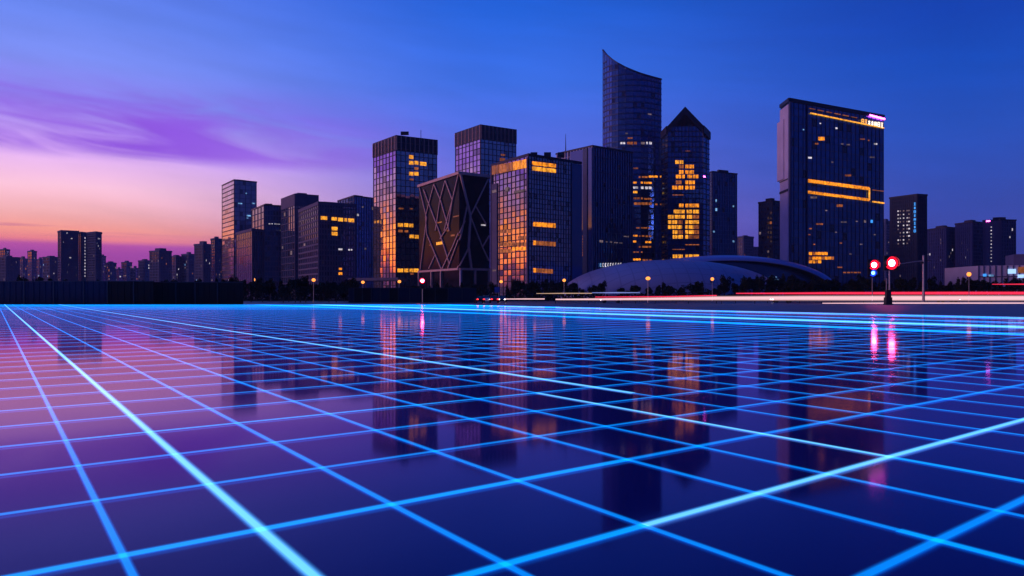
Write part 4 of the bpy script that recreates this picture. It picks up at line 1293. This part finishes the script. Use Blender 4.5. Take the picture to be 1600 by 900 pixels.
Y = 126.0; p = at(1443, 400, Y)
t = thing('mast_arm_pole', 'pale mast pole with a long arm reaching left to the traffic lights', 'pole', (p.x, Y, 0))
m_ = MB(); m_.tube([(p.x, Y, -.2), (p.x, Y, p.z)], [.24, .17], 12); m_.sphere((p.x, Y, p.z), .18); m_.build('mast', 'pole', t)
m_ = MB(); a_ = at(1443, 407.5, Y); c_ = at(1408, 412.2, Y); m_.tube([a_, (a_ + c_) / 2 + Vector((0, 0, .05)), c_], [.13, .1, .07], 10); m_.build('arm', 'pole', t)
m_ = MB(); m_.box(p.x - .5, p.x - .16, Y - .3, Y + .1, a_.z - .5, a_.z - .2); m_.tube([(p.x, Y, a_.z), (p.x + 1.4, Y, a_.z + .1)], [.07, .05], 8); m_.build('bracket', 'black', t)
m_ = MB(); m_.tube([(p.x, Y, -.2), (p.x, Y, .35)], [.42, .40], 12); m_.build('footing', 'kerb', t)

Y = 145.0; p = at(660, 438.7, Y)
t = thing('traffic_light', 'small traffic light glowing red below the lattice block', 'traffic light', (p.x, Y, 0))
m_ = MB(); m_.tube([(p.x, Y + .25, -.2), (p.x, Y + .25, p.z)], [.09, .07], 10); m_.build('pole', 'pole', t)
m_ = MB(); m_.box(p.x - .6, p.x + .6, Y + .02, Y + .3, p.z - 1.7, p.z + .7); m_.build('housing', 'black', t)
lens(t, p.x, Y + .02, p.z, 0.34, 0.54, 'red_core', 'red_halo', 'red_lens_halo')
m_ = MB(); m_.tube([(p.x, Y + .02, p.z - 1.15), (p.x, Y - .06, p.z - 1.15)], [.4, .38], 20); m_.build('dark_lens', 'car_glass', t)

Y = 168.0; p = at(777.5, 453, Y)
t = thing('road_sign', 'small blue road sign on a white pole beside the parked cars', 'sign', (p.x, Y, 0))
m_ = MB(); m_.tube([(p.x + .3, Y, -.2), (p.x + .3, Y, p.z + .6)], .07, 8); m_.build('pole', 'car_white', t)
m_ = MB(); m_.box(p.x - .75, p.x + .45, Y - .13, Y - .07, p.z - .6, p.z + .7); m_.build('sign_plate', 'sign_blue', t)


# ------------------------------------------------------------------ car light trails along the road, built as glowing rails
def light_trail(name, label, pts, mat, Y, posts=True, group='car light trails along the road'):
    """pts: (photo column, upper row, lower row); a car light trail at depth Y, shaped as a glowing rail on added posts"""
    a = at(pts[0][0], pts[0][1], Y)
    t = thing(name, label, 'light trail', (a.x, Y, 0), group)
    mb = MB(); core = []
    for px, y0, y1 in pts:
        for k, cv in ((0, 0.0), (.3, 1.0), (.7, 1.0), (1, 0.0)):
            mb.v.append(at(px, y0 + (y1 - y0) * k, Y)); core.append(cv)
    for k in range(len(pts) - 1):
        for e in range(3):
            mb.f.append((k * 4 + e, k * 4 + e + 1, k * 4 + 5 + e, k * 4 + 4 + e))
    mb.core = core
    mb.build('trail_glow', mat, t)
    bk = MB()
    for (p0, u0, l0), (p1, u1, l1) in zip(pts, pts[1:]):
        A, B_, C_, D_ = at(p0, u0 + (l0 - u0) * .35, Y), at(p1, u1 + (l1 - u1) * .35, Y), at(p1, u1 + (l1 - u1) * .65, Y), at(p0, u0 + (l0 - u0) * .65, Y)
        for q in (A, B_, C_, D_): q.y += .04
        bk.hexa([D_, C_, C_ + Vector((0, .12, 0)), D_ + Vector((0, .12, 0)), A, B_, B_ + Vector((0, .12, 0)), A + Vector((0, .12, 0))])
    bk.build('trail_backing', 'metal_dark', t)
    if posts:  # posts are added to carry the trail
        x0, x1 = at(pts[0][0], 0, Y).x, at(pts[-1][0], 0, Y).x
        n = max(2, int((x1 - x0) / 6))
        for k in range(n + 1):
            x = x0 + (x1 - x0) * k / n; px = 800 + x / Y * F
            yc = None
            for (p0, u0, l0), (p1, u1, l1) in zip(pts, pts[1:]):
                if p0 - .01 <= px <= p1 + .01:
                    w_ = (px - p0) / (p1 - p0); yc = (u0 + l0) / 2 + w_ * ((u1 + l1) / 2 - (u0 + l0) / 2)
            if yc:
                ps = MB(); ps.box(x - .05, x + .05, Y + .17, Y + .27, -.14, EH + (YH - yc) / F * Y); ps.build('post', 'black', t)
    return t


light_trail('light_trail', 'widest light trail along the road, pinkish white, thickest at the right', [(868, 466.2, 469.4), (960, 465, 469.8), (1060, 463.2, 470), (1120, 461.6, 470.4), (1250, 460.4, 471), (1400, 460, 471.5), (1700, 460, 471.5)], 'trail_white', 130.0)
light_trail('light_trail', 'thin red light trail above the pinkish white band at the right', [(1150, 457.2, 459.6), (1300, 455.4, 460.8), (1500, 454.6, 461.4), (1700, 454.6, 461.4)], 'trail_red', 142.0)
light_trail('light_trail', 'thin white reflected light line low along the kerb at the right', [(1285, 472.8, 474.8), (1400, 471.8, 475.8), (1700, 471.6, 476.4)], 'trail_white', 123.5, posts=False)  # light reflected on the road, added as a glowing strip
light_trail('light_trail', 'short white light trail on the road right of the parked cars', [(788, 466.2, 468.2), (820, 465.8, 468.4), (851, 465.8, 468.4)], 'trail_white', 131.0, posts=False)
light_trail('light_trail', 'short dim yellowish light trail before the trees left of the hall', [(838, 458, 459.2), (880, 457.2, 459.4), (925, 457.4, 459.2)], 'trail_warm', 158.0)
light_trail('light_trail', 'short bluish light trail before the trees in front of the hall', [(925, 456.5, 458.2), (965, 455.8, 458.8), (1000, 456.4, 458.2)], 'trail_blue', 158.0)
light_trail('light_trail', 'thin red glowing line high at the right edge of the road', [(1550, 443.4, 444.8), (1600, 442.6, 445.4), (1700, 442.6, 445.4)], 'trail_red', 160.0)
light_trail('light_trail', 'dim red light trail below the hall, left end of the road glow', [(930, 463.2, 465), (1040, 462.2, 464.8), (1120, 460.5, 463)], 'trail_red', 136.0)


# ------------------------------------------------------------------ vehicles standing on the road
def make_car(paint):
    t = thing('car', 'x', 'car', (0, 0, 0))
    prof = [(-2.2, .35), (-2.25, .75), (-2.1, .95), (-1.2, 1.02), (1.1, 1.0), (2.05, .82), (2.2, .6), (2.2, .35)]
    b_ = MB()
    for x, z in prof: b_.v.append(Vector((x, -.86, z)))
    for x, z in prof: b_.v.append(Vector((x, .86, z)))
    n = len(prof); b_.f = [tuple(range(n)), tuple(n + k for k in reversed(range(n)))] + [(k, n + k, n + (k + 1) % n, (k + 1) % n) for k in range(n)]
    o = b_.build('body', paint, t)
    bv = o.modifiers.new('soft', 'BEVEL'); bv.width = .07; bv.segments = 2
    c_ = MB(); c_.hexa([(-1.7, -.78, .98), (1.0, -.78, .98), (1.0, .78, .98), (-1.7, .78, .98), (-1.05, -.62, 1.45), (.3, -.62, 1.45), (.3, .62, 1.45), (-1.05, .62, 1.45)]); c_.build('cabin_glass', 'car_glass', t)
    r_ = MB(); r_.box(-1.0, .26, -.6, .6, 1.452, 1.49); r_.build('roof', paint, t)
    for sx in (-1.4, 1.4):
        for sy in (-.8, .8):
            w_ = MB(); w_.tube([(sx, sy - .1, .32), (sx, sy + .1, .32)], .32, 16); w_.build('wheel', 'tyre', t)
    for sy in (-.62, .62):
        h_ = MB(); h_.box(2.13, 2.23, sy - .16, sy + .16, .62, .76); h_.build('headlight', 'head', t)
        l_ = MB(); l_.box(-2.29, -2.2, sy - .18, sy + .18, .72, .86); l_.build('taillight', 'tail', t)
    return t


cars = {}
for paint in ('car_dark', 'car_white', 'car_red'): cars[paint] = make_car(paint)
usedc = set()
for (px, Y, rz, paint, lb, gr) in ((749, 140, 100, 'car_dark', 'leftmost parked car with red tail lights beside the end of the panel hoarding', 'cars waiting by the hoarding'),
                                   (760, 150, -85, 'car_white', 'pale car facing the floor with its headlights on beside the hoarding', 'cars waiting by the hoarding'),
                                   (772, 143, 95, 'car_red', 'red car with its tail lights on just left of the road sign', 'cars waiting by the hoarding'),
                                   (785, 152, -92, 'car_dark', 'dark car with headlights on right of the road sign', 'cars waiting by the hoarding'),
                                   (955, 145, 180, 'car_white', 'pale car on the road before the middle of the hall', 'cars on the road'),
                                   (1222, 150, 180, 'car_red', 'red car on the road near the right end of the hall', 'cars on the road'),
                                   (1480, 150, 0, 'car_dark', 'dark car on the road right of the mast pole', 'cars on the road')):
    if paint in usedc: o = copy_tree(cars[paint])
    else: o = cars[paint]; usedc.add(paint)
    o.location = (at(px, 0, Y).x, Y, -.14); o.rotation_euler = (0, 0, radians(rz)); o['label'] = lb; o['group'] = gr

# ------------------------------------------------------------------ sky
sc = bpy.context.scene
W = bpy.data.worlds.new('World'); sc.world = W; W.use_nodes = True
nt = W.node_tree; N = nt.nodes; L = nt.links; N.clear()
out = N.new('ShaderNodeOutputWorld')
tc = N.new('ShaderNodeTexCoord')
sx = N.new('ShaderNodeSeparateXYZ'); L.new(tc.outputs['Generated'], sx.inputs[0])


def math_(op, a, b=None, clamp=False):
    n = N.new('ShaderNodeMath'); n.operation = op; n.use_clamp = clamp
    for k, v in enumerate((a, b)):
        if v is None: continue
        if isinstance(v, (int, float)): n.inputs[k].default_value = v
        else: L.new(v, n.inputs[k])
    return n.outputs[0]


X_, Y_, Z_ = sx.outputs
az = math_('ARCTAN2', X_, Y_)                                  # 0 ahead, positive to the right
hyp = math_('SQRT', math_('ADD', math_('MULTIPLY', X_, X_), math_('MULTIPLY', Y_, Y_)))
el = math_('DIVIDE', Z_, math_('MAXIMUM', hyp, 0.001))
elr = math_('MULTIPLY', el, 2.0, True)


def ramp(stops):
    r = N.new('ShaderNodeValToRGB'); r.color_ramp.interpolation = 'LINEAR'
    e = r.color_ramp.elements
    stops = sorted(stops)
    e[0].position = stops[0][0] * 2; e[0].color = lin(*stops[0][1])
    e[1].position = min(1, stops[-1][0] * 2); e[1].color = lin(*stops[-1][1])
    for p, c in stops[1:-1]:
        q = e.new(p * 2); q.color = lin(*c)
    L.new(elr, r.inputs[0])
    return r.outputs[0]


def mix(f, a, b):
    m = N.new('ShaderNodeMix'); m.data_type = 'RGBA'
    if isinstance(f, (int, float)): m.inputs[0].default_value = f
    else: L.new(f, m.inputs[0])
    for k, v in ((6, a), (7, b)):
        if isinstance(v, tuple): m.inputs[k].default_value = v
        else: L.new(v, m.inputs[k])
    return m.outputs[2]


def sstep(v, a, b):
    r = N.new('ShaderNodeMapRange'); r.interpolation_type = 'SMOOTHSTEP'
    r.inputs['From Min'].default_value = a; r.inputs['From Max'].default_value = b
    L.new(v, r.inputs['Value'])
    return r.outputs[0]


ZEN = (22, 55, 160)
GL = ramp([(0.0, (70, 30, 80)), (.036, (120, 50, 80)), (.046, (360, 150, 20)), (.056, (440, 225, 15)), (.082, (430, 240, 25)), (.104, (310, 165, 80)), (.13, (215, 145, 180)), (.17, (195, 150, 225)), (.26, (170, 130, 235)), (.40, (95, 115, 235)), (.5, ZEN)])
LF = ramp([(0.0, (140, 55, 150)), (.05, (165, 68, 162)), (.060, (185, 80, 165)), (.066, (240, 130, 140)), (.078, (255, 160, 142)), (.10, (255, 184, 186)), (.13, (255, 198, 220)), (.165, (236, 186, 246)), (.19, (200, 160, 246)), (.235, (140, 140, 240)), (.29, (120, 140, 240)), (.34, (102, 132, 236)), (.5, (45, 90, 205))])
CE = ramp([(0.0, (110, 60, 160)), (.06, (112, 74, 175)), (.10, (125, 105, 205)), (.16, (96, 106, 216)), (.22, (80, 106, 222)), (.30, (56, 108, 226)), (.40, (30, 96, 216)), (.5, (15, 78, 195))])
RI = ramp([(0.0, (50, 58, 148)), (.06, (46, 64, 160)), (.12, (40, 70, 172)), (.20, (24, 74, 182)), (.275, (2, 70, 182)), (.34, (0, 60, 172)), (.5, (0, 46, 140))])
BK = ramp([(0.0, (8, 22, 66)), (.1, (3, 32, 100)), (.3, (2, 40, 126)), (.5, (2, 40, 126))])
c1 = mix(sstep(az, radians(-72), radians(-40)), GL, LF)
c2 = mix(sstep(az, radians(-34), radians(0)), c1, CE)
c3 = mix(sstep(az, radians(-2), radians(34)), c2, RI)
c4 = mix(sstep(az, radians(40), radians(95)), c3, BK)
c5 = mix(sstep(az, radians(-90), radians(-135)), c4, BK)
# purple cloud bank and thin streaks, left
cv = N.new('ShaderNodeCombineXYZ')
L.new(math_('MULTIPLY', az, 2.2), cv.inputs[0]); L.new(math_('ADD', math_('MULTIPLY', el, 13.0), math_('MULTIPLY', az, 1.6)), cv.inputs[1])
nz = N.new('ShaderNodeTexNoise'); nz.inputs['Scale'].default_value = 1.9; nz.inputs['Detail'].default_value = 8; nz.inputs['Roughness'].default_value = .56; nz.inputs['Distortion'].default_value = .8
L.new(cv.outputs[0], nz.inputs['Vector'])
band = math_('MULTIPLY', sstep(el, .158, .182), sstep(el, .285, .205))
bandx = math_('MULTIPLY', sstep(az, radians(-2), radians(-28)), sstep(az, radians(-95), radians(-60)))
cf = math_('MULTIPLY', math_('MULTIPLY', band, bandx), sstep(nz.outputs['Fac'], .32, .60))
c6 = mix(math_('MULTIPLY', cf, .92), c5, lin(138, 74, 222))
cv2 = N.new('ShaderNodeCombineXYZ')
L.new(math_('MULTIPLY', az, 5), cv2.inputs[0]); L.new(math_('MULTIPLY', el, 90), cv2.inputs[1])
nz2 = N.new('ShaderNodeTexNoise'); nz2.inputs['Scale'].default_value = 1.0; nz2.inputs['Detail'].default_value = 4
L.new(cv2.outputs[0], nz2.inputs['Vector'])
st_ = math_('MULTIPLY', math_('MULTIPLY', sstep(el, .066, .074), sstep(el, .10, .084)), sstep(nz2.outputs['Fac'], .54, .68))
c7 = mix(math_('MULTIPLY', math_('MULTIPLY', st_, sstep(az, radians(-5), radians(-25))), .55), c6, lin(200, 105, 150))
# broad faint variation of the whole sky
nz3 = N.new('ShaderNodeTexNoise'); nz3.inputs['Scale'].default_value = 2.2; nz3.inputs['Detail'].default_value = 3
L.new(cv.outputs[0], nz3.inputs['Vector'])
v3 = N.new('ShaderNodeMapRange'); v3.inputs['From Min'].default_value = .3; v3.inputs['From Max'].default_value = .7; v3.inputs['To Min'].default_value = .94; v3.inputs['To Max'].default_value = 1.06
L.new(nz3.outputs['Fac'], v3.inputs['Value'])
scl = N.new('ShaderNodeVectorMath'); scl.operation = 'SCALE'
L.new(c7, scl.inputs[0]); L.new(v3.outputs[0], scl.inputs['Scale'])
bg = N.new('ShaderNodeBackground'); L.new(scl.outputs[0], bg.inputs['Color']); bg.inputs['Strength'].default_value = 1.08
SUN_AZ, SUN_EL = radians(-106), radians(3)
sky = N.new('ShaderNodeTexSky'); sky.sky_type = 'NISHITA'; sky.sun_disc = False; sky.sun_elevation = SUN_EL; sky.sun_rotation = SUN_AZ
bg2 = N.new('ShaderNodeBackground'); L.new(sky.outputs[0], bg2.inputs['Color']); bg2.inputs['Strength'].default_value = 0.006
ads = N.new('ShaderNodeAddShader'); L.new(bg.outputs[0], ads.inputs[0]); L.new(bg2.outputs[0], ads.inputs[1])
L.new(ads.outputs[0], out.inputs['Surface'])

sun = bpy.data.lights.new('sun', 'SUN'); sun.energy = 0.75; sun.angle = radians(12); sun.color = (1.0, .55, .72)
so = bpy.data.objects.new('sun', sun); C.objects.link(so)
dirv = Vector((sin(SUN_AZ) * cos(SUN_EL), cos(SUN_AZ) * cos(SUN_EL), sin(SUN_EL)))
so.rotation_euler = dirv.to_track_quat('Z', 'Y').to_euler(); so.location = (-60, 40, 60)

HAZE = 0.0001
if HAZE > 0:
    hm, hnt, HN, HL = new_mat('evening_haze')
    ho = HN.new('ShaderNodeOutputMaterial'); pvn = HN.new('ShaderNodeVolumePrincipled')
    pvn.inputs['Color'].default_value = (.70, .72, 1.0, 1); pvn.inputs['Density'].default_value = HAZE
    HL.new(pvn.outputs[0], ho.inputs['Volume'])
    hb = MB(); hb.box(-1750, 1750, -350, 1700, -1.3, 185)
    tag(hb.build('haze', hm), kind='stuff')

# ------------------------------------------------------------------ camera and render settings
cam = bpy.data.cameras.new('camera'); co = bpy.data.objects.new('camera', cam); C.objects.link(co)
cam.sensor_width = 36; cam.lens = 36 * F / 1600; cam.shift_y = 10 / 1600
cam.clip_start = 0.1; cam.clip_end = 6000
co.location = (0, 0, EH); co.rotation_euler = (radians(90), 0, 0)
sc.camera = co
vs = sc.view_settings
vs.view_transform = 'Standard'; vs.look = 'None'; vs.exposure = 0; vs.gamma = 1; vs.use_curve_mapping = False
cy = sc.cycles
cy.use_denoising = True
cy.max_bounces = 6; cy.transparent_max_bounces = 24; cy.glossy_bounces = 4; cy.diffuse_bounces = 2
cy.sample_clamp_indirect = 6.0
cy.caustics_reflective = False; cy.caustics_refractive = False
